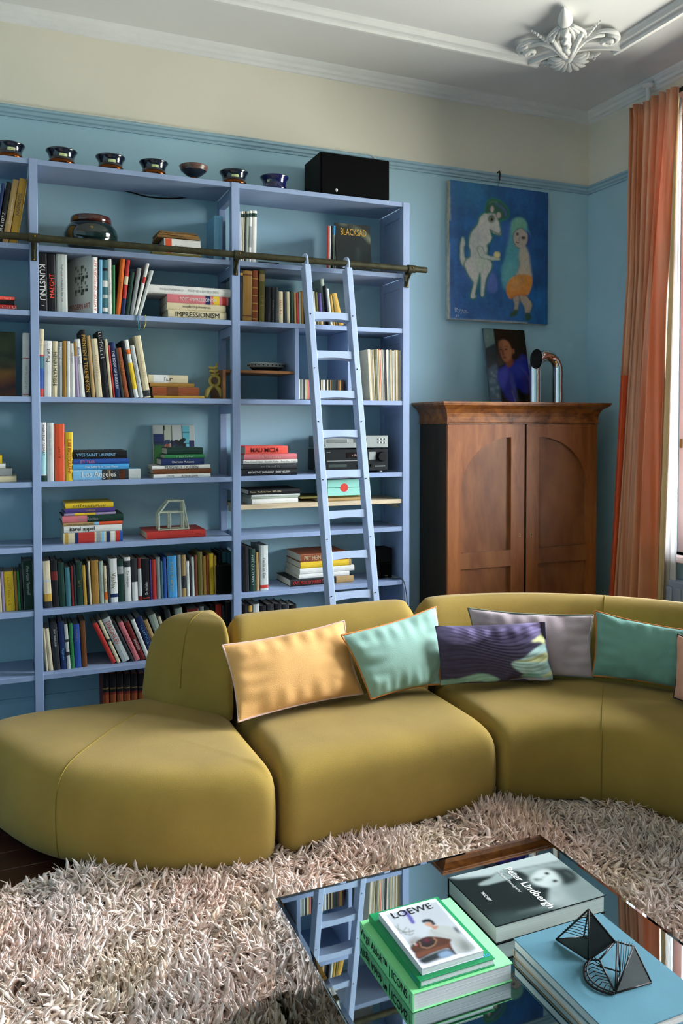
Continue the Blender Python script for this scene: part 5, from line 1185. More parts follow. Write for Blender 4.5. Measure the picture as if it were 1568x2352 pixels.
# stitched seam across the middle of the corner module
ws = 1.05 * (PI / 2 - math.radians(48.5))
seam = [(i, z) for z, i in SEAT] + [(.40, .4085), (.60, .408)]
MB().tube([cf(ws, a - (.0015 if b < .38 else 0), b + .0005) for a, b in seam], .0028, 6).build('seat_seam', M_SEAM, ct, True)
bs = [(t0, z) for z, t0, t1, s in BACK[1:]] + [(.855, .8015), (.885, .798)] + [(t1, z) for z, t0, t1, s in reversed(BACK[:-1])]
MB().tube([cf(ws, a, b + .001) for a, b in bs], .0028, 6).build('back_seam', M_SEAM, ct, True)
# round-ended chaise
chl = (.32, -1.38, 0); ch = thing('sofa_chaise_module', 'round-ended left module of the olive green modular sofa', 'sofa', chl); L0 = Vector(chl)
plan = [(.815, -1.75), (.814, -1.88), (.80, -1.945), (.74, -1.968), (.60, -1.955), (.42, -1.905), (.2, -1.79), (.05, -1.67), (-.06, -1.54), (-.14, -1.40), (-.225, -1.20), (-.285, -1.03), (-.24, -.90), (-.08, -.84), (.12, -.825), (.4, -.83), (.70, -.84), (.79, -.855), (.815, -.92), (.816, -1.3)]
plan = resample([tuple(p) for p in catmull(plan, 6)], 150); cc = np.array((.34, -1.38))
rings = []
for z, i in SEAT:
    pl = []
    for p in plan:
        d = cc - np.array(p); L_ = np.hypot(*d); pl.append(tuple(np.array(p) + d * (i * (1.0 if p[0] < .8 else .6)) / L_))
    rings.append((pl, z))
sm = soft(loft(rings, lambda x, y, z: Vector((x, y, z)) - L0, 9, .008).build('seat', M_SOFA, ch, True))
base = [(.812, -1.30), (.79, -1.335), (.74, -1.29), (.62, -1.17), (.53, -1.05), (.475, -.95), (.465, -.885), (.53, -.85), (.70, -.845), (.79, -.85), (.812, -.89), (.814, -1.1)]
base = resample([tuple(p) for p in catmull(base, 6)], 90)
crest = [((.735 + (p[0] - .66) * .42), -1.055 + (p[1] + 1.07) * .42) for p in base]
rg = []
for z, w in ((.33, 0), (.42, .02), (.50, .06), (.58, .12), (.65, .20), (.705, .31), (.75, .45), (.78, .62), (.797, .82), (.803, 1)):
    rg.append(([tuple(np.array(a) * (1 - w) + np.array(b) * w) for a, b in zip(base, crest)], z))
dome = soft(loft(rg, lambda x, y, z: Vector((x, y, z)) - L0, 6, .012).build('backrest', M_SOFA, ch, True))
for x, y in ((.68, -1.75), (.1, -1.45), (.05, -1.0), (.68, -.98)): MB().lathe([(.025, 0), (.03, .035)], 12, Matrix.Translation(Vector((x, y, 0)) - L0)).build('foot', M_BLACK, ch)
def seam_on(o, c, dirs, name):
    """lay a seam where the plane through c, spanned by the directions, cuts the cushion"""
    bpy.context.view_layer.update(); dg = bpy.context.evaluated_depsgraph_get(); bv = BVHTree.FromObject(o, dg); pts = []
    for d in dirs:
        d = d.normalized(); h = bv.ray_cast(c + d * 2, -d, 3)
        if h[0]: pts.append(h[0] + h[1] * .0008)
    MB().tube(pts, .0028, 6).build(name, M_SEAM, ch, True)
dh = Vector((.04 - .45, -1.62 + 1.10, 0)).normalized()
seam_on(sm, Vector((.40, -1.16, .2)) - L0, [dh * math.cos(t) + Vector((0, 0, math.sin(t))) for t in np.radians(np.linspace(-18, 88, 50))], 'seat_seam')
dv = Vector((-.62, -.5, 0)).normalized()
seam_on(dome, Vector((.70, -1.06, .55)) - L0, [dv * math.cos(t) + Vector((0, 0, math.sin(t))) for t in np.radians(np.linspace(-25, 100, 40))], 'back_seam')

# ------------------------------------------------------------------ cushions
def cushion(name, label, C4, T, m, pipe=None, pin=.055, seed=0, colors=None, quilt=False, n=(84, 56), fold=.0075, amat=None):
    """C4: corners TL,TR,BR,BL at the seam; T: full thickness"""
    TL, TR, BR, BL = [np.array(c) for c in C4]; r = np.random.default_rng(seed)
    nu, nv = n; u, v = np.meshgrid(np.linspace(-1, 1, nu), np.linspace(-1, 1, nv))
    uu = u * (1 - pin * (1 - v ** 2) * np.abs(u) ** 2); vv = v * (1 - pin * 1.5 * (1 - u ** 2) * np.abs(v) ** 2)
    a = (uu + 1) / 2; b = (vv + 1) / 2
    P = (BL * ((1 - a) * (1 - b))[..., None] + BR * (a * (1 - b))[..., None] + TR * (a * b)[..., None] + TL * ((1 - a) * b)[..., None])
    nrm = np.cross((TR - TL), (TL - BL)); nrm /= np.linalg.norm(nrm)
    if nrm[1] > 0: nrm = -nrm
    h = (np.clip(1 - u ** 2, 0, 1) ** .52) * (np.clip(1 - v ** 2, 0, 1) ** .52)
    e = np.maximum(np.abs(u), np.abs(v)); wr = 0
    for k in range(7):
        fx, fy, p0 = r.uniform(2, 9), r.uniform(-7, 7), r.uniform(0, 6); wr = wr + np.sin(fx * u + fy * v + p0)
    wr = wr * fold * (e ** 3) * h ** .3
    # puckers running in from the edges
    wr = wr + fold * .8 * np.sin(u * 23 + r.uniform(0, 6)) * np.abs(v) ** 4 * (1 - np.abs(v)) * 6 * (1 - u ** 2) + fold * .8 * np.sin(v * 17 + r.uniform(0, 6)) * np.abs(u) ** 4 * (1 - np.abs(u)) * 6 * (1 - v ** 2)
    if quilt:
        q = v * 9 + 1.5 * np.sin(u * 2.2 + .6) + .9 * np.sin(u * 4.1 + 2 * v) + 2.0 * np.exp(-((u + .1) ** 2) * 6) * v
        wr = wr + .0035 * (np.abs(np.sin(q * 2.6)) ** .5 - .8) * h ** .5
    t = thing(name, label, 'cushion', tuple(((BL + BR) / 2)), group='cushions on the sofa'); O = np.array(t.location)
    F = P + nrm * (h * T / 2 + wr)[..., None] - O; Bk = P - nrm * (h * T / 2 + wr * .5)[..., None] - O
    o = grid_obj('front', F, colors, amat or m, t, True); bk = grid_obj('back', Bk[:, ::-1], None, m, t, True)
    if pipe:
        idx = [(0, j) for j in range(nu)] + [(i, nu - 1) for i in range(1, nv)] + [(nv - 1, j) for j in range(nu - 2, -1, -1)] + [(i, 0) for i in range(nv - 2, 0, -1)]
        e_ = [Vector(P[i, j] - O) for i, j in idx]
        MB().tube(e_, .0042, 8, closed=True).build('piping', pipe, t, True)
    return t
def cb(u, v, z=.435): return atZ(u, v, z)
def ctop(u, v, b, back=.15): return atY(u, v, b.y + back)
def onR(u, v, R):
    """point of the view ray on the upright cylinder of radius R about the corner module's centre"""
    d = ray(u, v); o = CAM; ax, ay = o.x - CC.x, o.y - CC.y; A = d.x ** 2 + d.y ** 2; B = ax * d.x + ay * d.y
    return o + d * ((-B + math.sqrt(max(0, B * B - A * (ax * ax + ay * ay - R * R)))) / A)
def lin(name, c, **k): return mat(name, c, .9, var=.07, scale=9, bump=.25, bscale=330, spec=.2, sheen=.15, **k)
M_PIPEP = mat('pipe_pink', '#d9b6a8', .8, var=.05); M_PIPEO = mat('pipe_orange', '#cc7a35', .8, var=.05); M_PIPEG = mat('pipe_greygreen', '#6f7a6c', .8, var=.05); M_PIPEK = mat('pipe_black', '#241b1b', .8, var=.05)
bl, br = cb(547, 1658), cb(840, 1598)
cushion('peach_cushion', 'peach orange linen cushion at the left end of the sofa', (ctop(510, 1482, bl, .17), ctop(790, 1426, br, .13), br + Vector((0, .03, 0)), bl), .15, lin('linen_peach', '#eab06b'), M_PIPEP, seed=1)
bl, br = cb(852, 1606), cb(1012, 1572)
cushion('mint_cushion', 'mint green cushion with orange piping tilted next to the peach one', (ctop(783, 1459, bl, .09), ctop(1001, 1393, br, .14), br, bl), .14, lin('linen_mint', '#96b9a8'), M_PIPEO, seed=2)
bl, br = onR(1012, 1574, 1.10), onR(1270, 1563, 1.10)
p = Paint(170, 100, '#4b4258'); p.map = homog([(50, 210), (725, 178), (780, 550), (80, 580)])
p.poly([(50, 205), (370, 220), (725, 170), (722, 250), (620, 290), (400, 300), (350, 262), (250, 300), (90, 290)], '#85779f', 2); p.poly([(355, 300), (360, 245), (420, 225), (600, 250), (660, 275), (480, 310)], '#554a66', 2); p.poly([(600, 195), (725, 170), (725, 225)], '#5a4d68', 1, False)
p.poly([(620, 295), (660, 275), (715, 253), (722, 322), (690, 300)], '#d6d59a', 1); p.poly([(488, 427), (560, 395), (640, 340), (722, 316), (735, 420), (782, 525), (735, 535), (640, 515), (560, 490)], '#b6d3cb', 1)
p.poly([(505, 412), (600, 400), (722, 362), (732, 412), (640, 420)], '#d6d59a', 1); p.poly([(670, 520), (720, 500), (758, 478), (766, 500), (720, 520)], '#d6d59a', 1); p.poly([(500, 550), (600, 530), (680, 522), (760, 552), (640, 556)], '#b9adb5', 1)
p.poly([(560, 512), (640, 492), (700, 520), (600, 525)], '#8fbcae', 1); p.poly([(70, 590), (75, 548), (180, 530), (270, 498), (350, 498), (420, 532), (400, 550), (240, 556), (120, 590)], '#9bbfae', 1)
p.mottle(.08, 20, 20, 5)
cushion('quilted_cushion', 'dark purple quilted cushion with pale leaf shapes in the sofa corner', (onR(998, 1437, 1.125), onR(1252, 1428, 1.125), br, bl), .11, lin('linen_plum', '#4b4258'), None, seed=3, colors=p.c, quilt=True, n=(170, 100), amat=attr_mat('quilt_print', .9, spec=.2, bump=.15, bscale=300), pin=.03)
bl, br = onR(1095, 1556, 1.205), onR(1363, 1557, 1.205)
cushion('lilac_cushion', 'pale lilac linen cushion leaning behind the purple quilted one', (onR(1074, 1397, 1.25), onR(1362, 1413, 1.25), br, bl), .10, lin('linen_lilac', '#c3afb1'), M_PIPEG, seed=4)
bl, br = onR(1360, 1552, 1.19), onR(1596, 1590, 1.19)
cushion('green_cushion', 'sea green cushion with orange piping at the right of the sofa', (onR(1366, 1403, 1.245), onR(1612, 1452, 1.245), br, bl), .14, lin('linen_sea', '#739e8e'), M_PIPEO, seed=5)
bl, br = cb(1546, 1602), cb(1760, 1700)
cushion('pink_cushion', 'salmon pink cushion with black piping cut by the right edge', (ctop(1556, 1457, bl, .08), ctop(1780, 1530, br, .08), br, bl), .12, lin('linen_salmon', '#d49a7e'), M_PIPEK, seed=6)

# ------------------------------------------------------------------ shaggy rug
RX0, RX1, RY0, RY1 = -1.25, 3.1, -4.25, -1.73
rug = thing('rug', 'thick shaggy cream and pink wool rug under sofa and table', 'rug', ((RX0 + RX1) / 2, (RY0 + RY1) / 2, 0))
MB().bbox(RX0 - rug.location.x, RX1 - rug.location.x, RY0 - rug.location.y, RY1 - rug.location.y, .001, .012, .004).build('backing', mat('rug_backing', '#c9b5a4', .95, var=.2), rug)
def fbm(x, y, f, seed):
    r = np.random.default_rng(seed); o = np.zeros_like(x)
    for k in range(6):
        a = r.uniform(0, 2 * PI); fr = f * r.uniform(.6, 1.7); o += np.sin(fr * (x * math.cos(a) + y * math.sin(a)) + r.uniform(0, 6.3))
    return o / 2.4
def make_pile(N, rmin, rmax, lmin, lmax, seed):
    """wool locks as thin tapering curls; returns vertices and colours"""
    r = np.random.default_rng(seed)
    bx = r.uniform(RX0 + .01, RX1 - .01, N * 2); by = r.uniform(RY0 + .01, RY1 - .004, N * 2); rr = r.random(N * 2)
    under = (bx > .585) & (bx < 1.455) & (by > -3.58) & (by < -2.71)          # beneath the table
    far = (bx < -.55) | (by < -3.55) | (bx > 2.85)                             # strip the room shows least of
    keep = ~under & ~(far & (rr < .62)) & ~((by > -1.87) & (bx > .9) & (bx < 1.78))
    bx, by = bx[keep][:N], by[keep][:N]; N = len(bx)
    a = 2.2 * fbm(bx, by, 9, 1) + 2.0 * fbm(bx, by, 26, 2) + 1.0 * fbm(bx, by, 60, 5) + r.normal(0, .45, N)
    ln = np.clip(.75 + .35 * fbm(bx, by, 12, 3) + r.normal(0, .22, N), .15, 1.3); L = r.uniform(lmin, lmax, N) * (1 + .12 * fbm(bx, by, 8, 4))
    S = 5; t = np.linspace(0, 1, S)[None]
    curl = r.normal(0, 1.4, N)[:, None]; wv = r.uniform(.003, .010, N)[:, None]; wp = r.uniform(0, 6.3, N)[:, None]; wf = r.uniform(4, 9, N)[:, None]
    rad = r.uniform(rmin, rmax, N)
    th = a[:, None] + curl * t; el = ln[:, None] * (.25 + 1.15 * t); seg = (L / (S - 1))[:, None]
    dx = np.cos(th) * np.sin(el) * seg; dy = np.sin(th) * np.sin(el) * seg; dz = np.cos(el) * seg
    X = bx[:, None] + np.cumsum(dx, 1) - dx[:, :1]; Y = by[:, None] + np.cumsum(dy, 1) - dy[:, :1]; Zc = .008 + np.cumsum(dz, 1) - dz[:, :1]
    wob = wv * np.sin(wf * t + wp) * t; X += -np.sin(th) * wob; Y += np.cos(th) * wob; Zc = np.maximum(Zc, .006)
    # locks press against the table sides instead of passing through
    dl, dr_, db = X - .546, 1.492 - X, -2.666 - Y; ins = (dl > 0) & (dr_ > 0) & (db > 0) & (Y > -3.62)
    X = np.where(ins & (dl < dr_) & (dl < db), .546, X); X = np.where(ins & (dr_ < dl) & (dr_ < db), 1.492, X); Y = np.where(ins & (db <= dl) & (db <= dr_), -2.666, Y)
    R = rad[:, None] * np.array([.75, 1.15, 1.25, .95, .22])[None]; K = 3; V = np.zeros((N, S, K, 3), np.float32); ph = r.uniform(0, 6.3, N)[:, None]
    for k in range(K):
        q = 2 * PI * k / K + ph; cs, sn = np.cos(q), np.sin(q) * .7
        V[:, :, k, 0] = X + R * (-np.sin(th) * cs + np.cos(th) * np.cos(el) * sn); V[:, :, k, 1] = Y + R * (np.cos(th) * cs + np.sin(th) * np.cos(el) * sn); V[:, :, k, 2] = Zc - R * np.sin(el) * sn
    c0, c1, c2 = [np.array(rgb(h)) for h in ('#ffeee5', '#f5d4c2', '#e8cfaa')]
    w1 = np.clip(.4 + .3 * fbm(bx, by, 6, 7) + r.normal(0, .25, N), 0, 1); w2 = np.clip(.15 + .3 * fbm(bx, by, 10, 9) + r.normal(0, .25, N), 0, 1)
    colr = c0 * (1 - w1)[:, None] + c1 * w1[:, None]; colr = colr * (1 - .7 * w2)[:, None] + c2 * (.7 * w2)[:, None]; colr *= r.uniform(.82, 1.0, N)[:, None]
    C = np.ones((N, S, K, 4), np.float32); C[..., :3] = np.clip(colr[:, None, None, :] * r.uniform(.78, 1.08, (N, 1, K, 1)), 0, 1)
    i0 = (np.arange(N) * S * K)[:, None, None]; s = np.arange(S - 1)[None, :, None] * K; k = np.arange(K)[None, None, :]; k2 = (k + 1) % K
    Q = np.stack([i0 + s + k, i0 + s + k2, i0 + s + K + k2, i0 + s + K + k], -1).reshape(-1, 4)
    return V.reshape(-1, 3), Q, C.reshape(-1, 4)
P1 = make_pile(40000, .0058, .0105, .055, .100, 11); P2 = make_pile(32000, .0018, .0036, .06, .105, 12)
V = np.concatenate([P1[0], P2[0]]); Q = np.concatenate([P1[1], P2[1] + len(P1[0])]); C = np.concatenate([P1[2], P2[2]])
V[:, 0] -= rug.location.x; V[:, 1] -= rug.location.y
me = bpy.data.meshes.new('pile'); me.vertices.add(len(V)); me.vertices.foreach_set('co', V.reshape(-1)); me.loops.add(Q.size); me.loops.foreach_set('vertex_index', Q.reshape(-1).astype(np.int32))
me.polygons.add(len(Q)); me.polygons.foreach_set('loop_start', np.arange(0, Q.size, 4, dtype=np.int32)); me.polygons.foreach_set('use_smooth', np.ones(len(Q), bool)); me.update(calc_edges=True)
me.color_attributes.new('print', 'FLOAT_COLOR', 'POINT').data.foreach_set('color', C.reshape(-1))
link('pile', me, attr_mat('wool', .9, spec=.15), rug)['kind'] = 'stuff'

# ------------------------------------------------------------------ mirrored coffee table
TX0, TX1, TY0, TY1, TZ = .558, 1.480, -3.605, -2.682, .355
tb = thing('coffee_table', 'low square mirrored coffee table standing on the shaggy rug', 'table', ((TX0 + TX1) / 2, (TY0 + TY1) / 2, 0))
M_MIR = mat('mirror', '#bfc9cc', .015, metal=1., var=0); M_GEDGE = mat('mirror_edge', '#9fb6bb', .1, metal=.8, var=0)
hx, hy = (TX1 - TX0) / 2, (TY1 - TY0) / 2; bv = .011
MB().add([(-hx, -hy, TZ - .0012), (hx, -hy, TZ - .0012), (hx, hy, TZ - .0012), (-hx, hy, TZ - .0012), (-hx + bv, -hy + bv, TZ), (hx - bv, -hy + bv, TZ), (hx - bv, hy - bv, TZ), (-hx + bv, hy - bv, TZ), (-hx, -hy, TZ - .008), (hx, -hy, TZ - .008), (hx, hy, TZ - .008), (-hx, hy, TZ - .008)],
         [(4, 5, 6, 7), (0, 1, 5, 4), (1, 2, 6, 5), (2, 3, 7, 6), (3, 0, 4, 7), (8, 9, 1, 0), (9, 10, 2, 1), (10, 11, 3, 2), (11, 8, 0, 3), (8, 11, 10, 9)]).build('mirror_top', M_MIR, tb)
for nm, b in (('front', (-hx, hx, -hy, -hy + .006)), ('back', (-hx, hx, hy - .006, hy)), ('left', (-hx, -hx + .006, -hy + .007, hy - .007)), ('right', (hx - .006, hx, -hy + .007, hy - .007))):
    MB().bbox(*b, .012, TZ - .009, .002).build('mirror_side', M_MIR, tb)
MB().box(-hx + .01, hx - .01, -hy + .01, hy - .01, 0, .03).build('base', M_BLACK, tb)

def table_book(x0, x1, y0, y1, z, th, spine, cm, label, name='book', cat='book', pages=M_PAGEW, over=.003, t=.003):
    """book lying flat, axis aligned; spine on side 'L','R','B','F'"""
    o = thing(name, label, cat, ((x0 + x1) / 2, (y0 + y1) / 2, z), group='books and magazines on the coffee table'); a, b = (x1 - x0) / 2, (y1 - y0) / 2
    MB().bbox(-a, a, -b, b, th - t, th, .0008).build('front_cover', cm, o); MB().bbox(-a, a, -b, b, 0, t, .0008).build('back_cover', cm, o)
    e = dict(L=(-a, -a + .004, -b, b), R=(a - .004, a, -b, b), B=(-a, a, b - .004, b), F=(-a, a, -b, -b + .004))[spine]
    MB().box(*e, t, th - t).build('spine', cm, o)
    q = [-a + over, a - over, -b + over, b - over]; i = dict(L=0, R=1, B=3, F=2)[spine]; q[i] = e[i] + (.004 if i in (0, 2) else -.004) if i in (0, 2) else e[i] - .004
    MB().box(q[0], q[1], q[2], q[3], t, th - t).build('pages', pages, o)
    return o, a, b
X_, Y_, Z_ = Vector((1, 0, 0)), Vector((0, 1, 0)), Vector((0, 0, 1))
M_LIME = mat('lime_cloth', '#8ce598', .5, var=.03); M_EMER = mat('emerald_card', '#0f8a50', .4, var=.05)
o, a, b = table_book(.706, .982, -3.243, -2.945, TZ, .046, 'L', M_LIME, 'bright green art book at the bottom of the stack under the magazine')
letters('Virgil Abloh™ | ICONS', ink('black'), o, (-a - .0003, .01, .0235), -Y_, Z_, -X_, b * 1.80, .029, 'spine_lettering', bold=.012)
letters('TASCHEN', ink('black'), o, (-a - .0003, -b + .014, .0235), Z_, Y_, -X_, .022, .006, 'spine_lettering')
letters('TASCHEN', ink('black'), o, (.0, -b + .014, .0462), X_, Y_, Z_, .05, .009, 'cover_lettering')
o, a, b = table_book(.728, .936, -3.236, -2.955, TZ + .0464, .019, 'L', M_EMER, 'emerald green paperback lying between bright green book and magazine', 'paperback')
letters('muuto', ink('sky'), o, (a - .03, -b + .018, .0192), X_, Y_, Z_, .05, .012, 'cover_lettering'); letters('muuto', ink('sky'), o, (-a - .0003, -b + .03, .009), -Y_, Z_, -X_, .03, .008, 'spine_lettering')
zl = TZ + .0464 + .0194
o, a, b = table_book(.742, .912, -3.222, -2.985, zl, .016, 'L', mat('magazine_white', '#d6d5da', .35, var=.02), 'magazine with white border and a seated person on its cover', 'magazine', 'magazine', over=.001, t=.001)
p = Paint(110, 150, '#d4d2da'); p.map = homog([(262, 245), (770, 115), (1228, 580), (672, 735)])
p.poly([(330, 262), (775, 150), (1150, 560), (695, 695)], '#b3b6b9', 0, False); p.poly([(560, 200), (775, 150), (900, 290), (760, 330)], '#a7abb0', 8, a=.5)
p.poly([(480, 232), (500, 222), (550, 262), (592, 330), (560, 336), (520, 275)], '#5a5596', 1); p.ell(495, 250, 18, 30, '#6a66a5', 2, .6)
for s_ in ([(410, 360), (450, 390), (520, 420)], [(440, 340), (450, 400), (470, 430)], [(480, 420), (550, 410), (590, 400)], [(540, 380), (550, 430)], [(500, 430), (560, 440), (590, 420)], [(520, 370), (480, 420)]): p.stroke(s_, 4, '#5d6350', 1, .8)
p.poly([(560, 470), (610, 455), (660, 480), (580, 540), (540, 510)], '#6d6a60', 3, a=.6)
p.poly([(720, 440), (725, 400), (770, 370), (820, 355), (900, 365), (960, 400), (1020, 460), (1148, 560), (1020, 602), (960, 560), (920, 480), (820, 465)], '#a9aba5', 2)
for q in range(12): p.stroke([(740 + q * 28, 395 + q * 9), (790 + q * 28, 460 + q * 12)], 2.5, '#7f827c', 1, .6)
p.poly([(1000, 470), (1060, 500), (1120, 560), (1040, 590)], '#4a5350', 6, a=.7)
p.poly([(940, 370), (970, 380), (1010, 430), (970, 410)], '#22282b', 2)
p.poly([(680, 340), (725, 325), (760, 345), (768, 380), (740, 372), (705, 362)], '#b48a74', 1); p.poly([(750, 365), (800, 360), (790, 385), (765, 390)], '#a87a64', 1); p.poly([(652, 318), (680, 302), (735, 302), (780, 345), (750, 350), (735, 330), (690, 328), (668, 335)], '#1b1a1c', 1)
p.poly([(560, 545), (640, 480), (730, 452), (920, 478), (918, 512), (960, 590), (985, 612), (945, 605), (895, 555), (760, 595), (640, 650), (600, 600)], '#4f2e20', 1); p.poly([(620, 600), (760, 555), (900, 520), (918, 510), (900, 545), (760, 590), (640, 640)], '#6b3f2a', 2)
p.ell(710, 512, 85, 45, '#261a18', 2); p.ell(705, 488, 32, 16, '#5a2430', 2); p.stroke([(640, 500), (660, 545), (720, 555), (780, 525), (795, 490), (760, 462)], 4, '#a3795a', 1, .9)
p.poly([(640, 655), (760, 600), (890, 560), (960, 600), (820, 650), (695, 690)], '#262c2e', 2); p.poly([(815, 605), (890, 575), (950, 610), (850, 640)], '#7d93ab', 2)
for q in range(7): p.ell(570 + (q * 37) % 60, 500 + (q * 23) % 40, 8, 6, ['#b03c3c', '#d8d3cc', '#577046'][q % 3], 1, .8)
p.build('cover_print', attr_mat('print_gloss', .25, coat=.3), o, (-a + .0005, -b + .0005, .0164), (2 * a - .001, 0, 0), (0, 2 * b - .001, 0))
letters('LOEWE', ink('black'), o, (.0, b - .026, .0166), X_, Y_, Z_, a * 1.62, .025, 'cover_lettering')

M_LC = mat('lindbergh_dark', '#0c1312', .7, var=.1, spec=.1)
o, a, b = table_book(1.022, 1.382, -3.110, -2.862, TZ, .049, 'B', M_LC, 'large black and white photography book at the back of the table', pages=mat('pages_grey', '#a9b3aa', .8, var=.1, scale=2, stretch=(1, 1, 260)))
p = Paint(100, 146, '#7d8a86'); p.map = homog([(985, 100), (1495, 470), (565, 775), (92, 350)])
# corners given as TL,TR,BR,BL in the book's own upright sense (top edge on the right, spine behind)
p.mottle(.25, 4, 5, 6); p.poly([(92, 350), (985, 100), (1090, 180), (900, 235), (690, 290), (480, 335)], '#a2aca8', 3, False); p.stroke([(690, 268), (1090, 178)], 5, '#2d3836', 2)
p.poly([(1010, 400), (1120, 420), (1230, 540), (1100, 590), (1000, 560)], '#a9b2ae', 10, a=.8); p.poly([(1240, 330), (1495, 470), (1250, 545), (1110, 400)], '#66736f', 8, a=.7); p.ell(1060, 465, 25, 20, '#3b4644', 5, .7); p.ell(1130, 525, 35, 20, '#3b4644', 6, .7)
p.poly([(60, 340), (190, 362), (480, 322), (640, 256), (760, 285), (835, 330), (860, 400), (1010, 412), (1002, 520), (940, 590), (760, 640), (560, 800), (400, 640)], '#101a19', 2, False)
p.poly([(500, 690), (540, 655), (760, 625), (950, 592), (1240, 545), (565, 790)], '#2b3836', 5, False)
p.poly([(540, 290), (600, 268), (640, 262), (700, 298), (690, 330), (610, 362), (480, 402), (385, 412), (400, 385), (480, 345)], '#87938f', 1)
for s_ in ([(560, 300), (640, 330)], [(590, 285), (665, 318)], [(620, 272), (690, 308)]): p.stroke(s_, 4, '#44504d', 1, .8)
p.poly([(700, 440), (790, 330), (850, 350), (900, 400), (760, 430)], '#3d4947', 5, a=.8)
p.poly([(830, 345), (870, 290), (930, 250), (1010, 252), (1080, 300), (1112, 352), (1080, 392), (1000, 408), (930, 402), (870, 380)], '#b3bbb6', 2); p.poly([(1020, 370), (1100, 350), (1090, 390), (1010, 405)], '#6c7774', 5, a=.6)
p.poly([(895, 258), (960, 240), (1060, 242), (1150, 238), (1232, 288), (1252, 340), (1210, 372), (1130, 392), (1105, 350), (1060, 292), (980, 252)], '#1c2624', 3); p.stroke([(1130, 270), (1200, 320)], 4, '#5c6865', 2, .6)
p.ell(975, 292, 22, 13, '#151d1c', 1); p.ell(1052, 356, 25, 13, '#151d1c', 1); p.stroke([(960, 318), (920, 345), (945, 352)], 4, '#707a76', 1); p.ell(890, 350, 32, 14, '#39423f', 2)
p.build('cover_print', attr_mat('print_satin', .8, spec=.05), o, (-a + .001, b - .001, .0494), (0, -2 * b + .002, 0), (2 * a - .002, 0, 0))
letters('Peter Lindbergh', ink('white'), o, (a * .02, -.008, .0497), -Y_, X_, Z_, b * 1.72, .034, 'cover_lettering', bold=.016); letters('On Fashion Photography', ink('white'), o, (-a * .16, .04, .0497), -Y_, X_, Z_, b * 1.0, .011, 'cover_lettering'); letters('TASCHEN', ink('white'), o, (-a * .72, -.0, .0497), -Y_, X_, Z_, .045, .010, 'cover_lettering', bold=.01)

M_TEALC = mat('teal_cloth', '#58818f', .85, spec=.1, var=.05, bump=.05, bscale=300)
o, a, b = table_book(1.038, 1.338, -3.56, -3.165, TZ, .022, 'B', mat('beige_cover', '#cdb196', .5, var=.05), 'beige book with red marks lying under the teal book', pages=M_PAGEW)
for i in range(9):
    x, y = a - .02 - (i % 3) * .045, -b + .02 + (i // 3) * .03 + .008 * (i % 2)
    MB().box(x - .006, x + .006, y - .0015, y + .0015, .022, .0226).box(x - .0015, x + .0015, y - .006, y + .006, .022, .0226).build('red_mark', ink('red'), o)
o, a, b = table_book(1.036, 1.315, -3.535, -3.168, TZ + .0224, .026, 'R', M_TEALC, 'large dusty teal book under the wire sculpture', pages=M_PAGEW)
ZB = TZ + .0224 + .026
# soldered wire-and-plate sculpture on the teal book
wsc = thing('wire_sculpture', 'dark soldered metal sculpture of open pyramids on the teal book', 'sculpture', (1.18, -3.33, ZB)); LW = Vector(wsc.location)
def W4(x, y, z): return atZ(1080 + x * .3112, 2080 + y * .3112, ZB + z) - LW
def W4y(x, y, ref):
    return atY(1080 + x * .3112, 2080 + y * .3112, ref.y + LW.y) - LW
A_l, A_f, A_r = W4(632, 250, .004), W4(868, 402, .004), W4(1068, 268, .03)
A_t = W4y(872, 28, (A_l + A_f + A_r) / 3 + Vector((0, .0, 0))); A_b = (A_l + A_r) / 2 + Vector((.02, .03, -.01)); A_b.z = .004
def wire(pts, nm='wire', r=.0022): MB().tube(pts, r, 6).build(nm, M_DARKM, wsc, True)
def plate(pts, nm='plate'):
    c = sum(pts, Vector()) / len(pts); n = (pts[1] - pts[0]).cross(pts[2] - pts[0]).normalized() * .0007
    k = len(pts); MB().add([p_ + n for p_ in pts] + [p_ - n for p_ in pts], [tuple(range(k)), tuple(reversed(range(k, 2 * k)))] + [(i, (i + 1) % k, k + (i + 1) % k, k + i) for i in range(k)]).build(nm, mat('dark_plate', '#1b2221', .45, metal=.5, var=.3, scale=30), wsc)
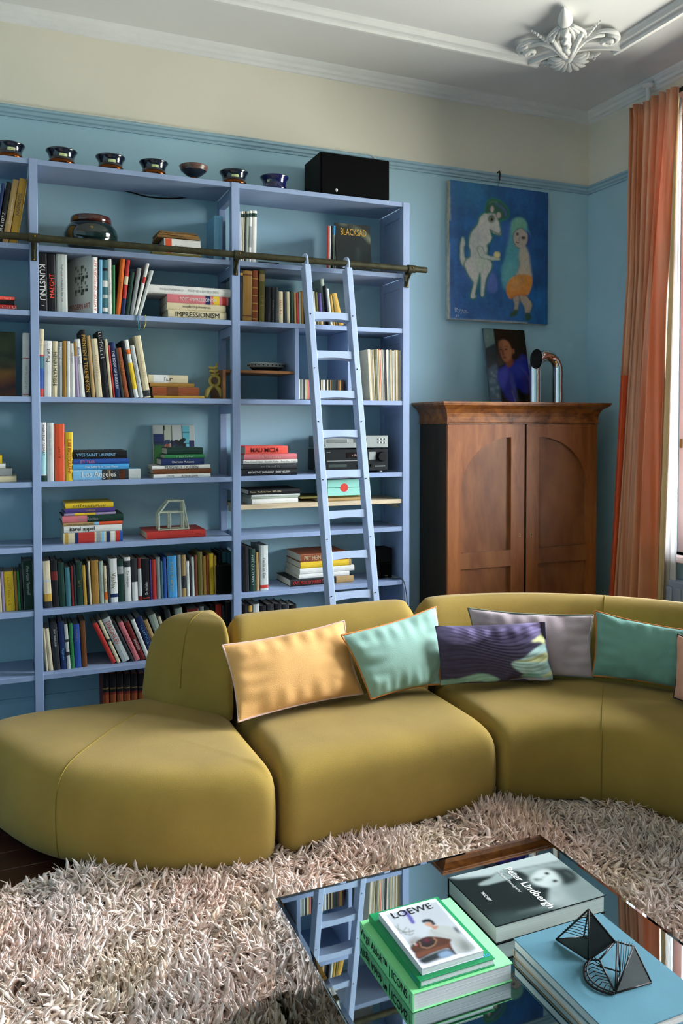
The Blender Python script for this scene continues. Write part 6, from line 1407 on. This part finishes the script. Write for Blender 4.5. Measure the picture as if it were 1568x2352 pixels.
for s_ in ((A_l, A_t), (A_t, A_f), (A_t, A_r), (A_l, A_f), (A_f, A_r), (A_l, A_b), (A_b, A_t), (A_b, A_r)): wire(s_)
plate([A_t, A_f, A_r]); plate([A_l, A_f, (A_t * .45 + A_f * .55)])
for q in np.linspace(.08, .62, 9):
    p0 = A_t.lerp(A_l, q + .12); p1 = A_t.lerp(A_f, q * .9 + .04); wire([p0 + (p0 - p1).normalized() * .006, p0.lerp(p1, .4) + Vector((0, 0, .001)), p1], 'rung_wire', .0010)
B_t1, B_t2 = W4y(1082, 270, A_f + Vector((.05, -.05, 0))), W4y(1207, 300, A_f + Vector((.07, -.06, 0))); B_f, B_r = W4(1068, 645, .003), W4(1335, 568, .003)
plate([B_t2, B_r, B_f])
B_k = W4(1105, 490, .01)
for s_ in ((B_t1, B_t2), (B_t1, B_f), (B_t2, B_r), (B_r, B_f), (B_t2, B_f), (B_t1, B_k), (B_k, W4(930, 440, .01)), (B_k, B_f), (A_r, B_t1)): wire(s_)
for q in np.linspace(.1, .9, 6):
    p0 = B_t1.lerp(B_t2, q); p1 = B_f.lerp(B_t2, q * .75); wire([p0 + Vector((0, 0, .006)), p0.lerp(p1, .5) + Vector((.001, 0, 0)), p1], 'rung_wire', .0010)
lp_ = [W4(x, y, .004) for x, y in ((880, 405), (845, 440), (838, 490), (850, 545), (890, 590), (950, 625), (1020, 648), (1062, 648))]
lp2 = [W4(x, y, .02) for x, y in ((885, 395), (865, 440), (860, 490), (880, 540), (920, 580), (980, 615), (1062, 640))]
wire([Vector(q) for q in catmull([tuple(q) for q in lp_], 5, False)], 'loop_wire', .003); wire([Vector(q) for q in catmull([tuple(q) for q in lp2], 5, False)], 'loop_wire', .002)
c1 = [Vector(q) for q in catmull([tuple(q) for q in lp_], 3, False)]; e1 = W4(950, 400, .03); 
for i in range(0, len(c1), 2): wire([c1[i], c1[i].lerp(e1.lerp(B_f, i / len(c1)), .45) + Vector((0, 0, .008)), e1.lerp(B_f, min(1, i / len(c1) + .1))], 'cross_wire', .0011)
wire([e1, B_f]); wire([A_f, e1]); wire([e1, A_r])
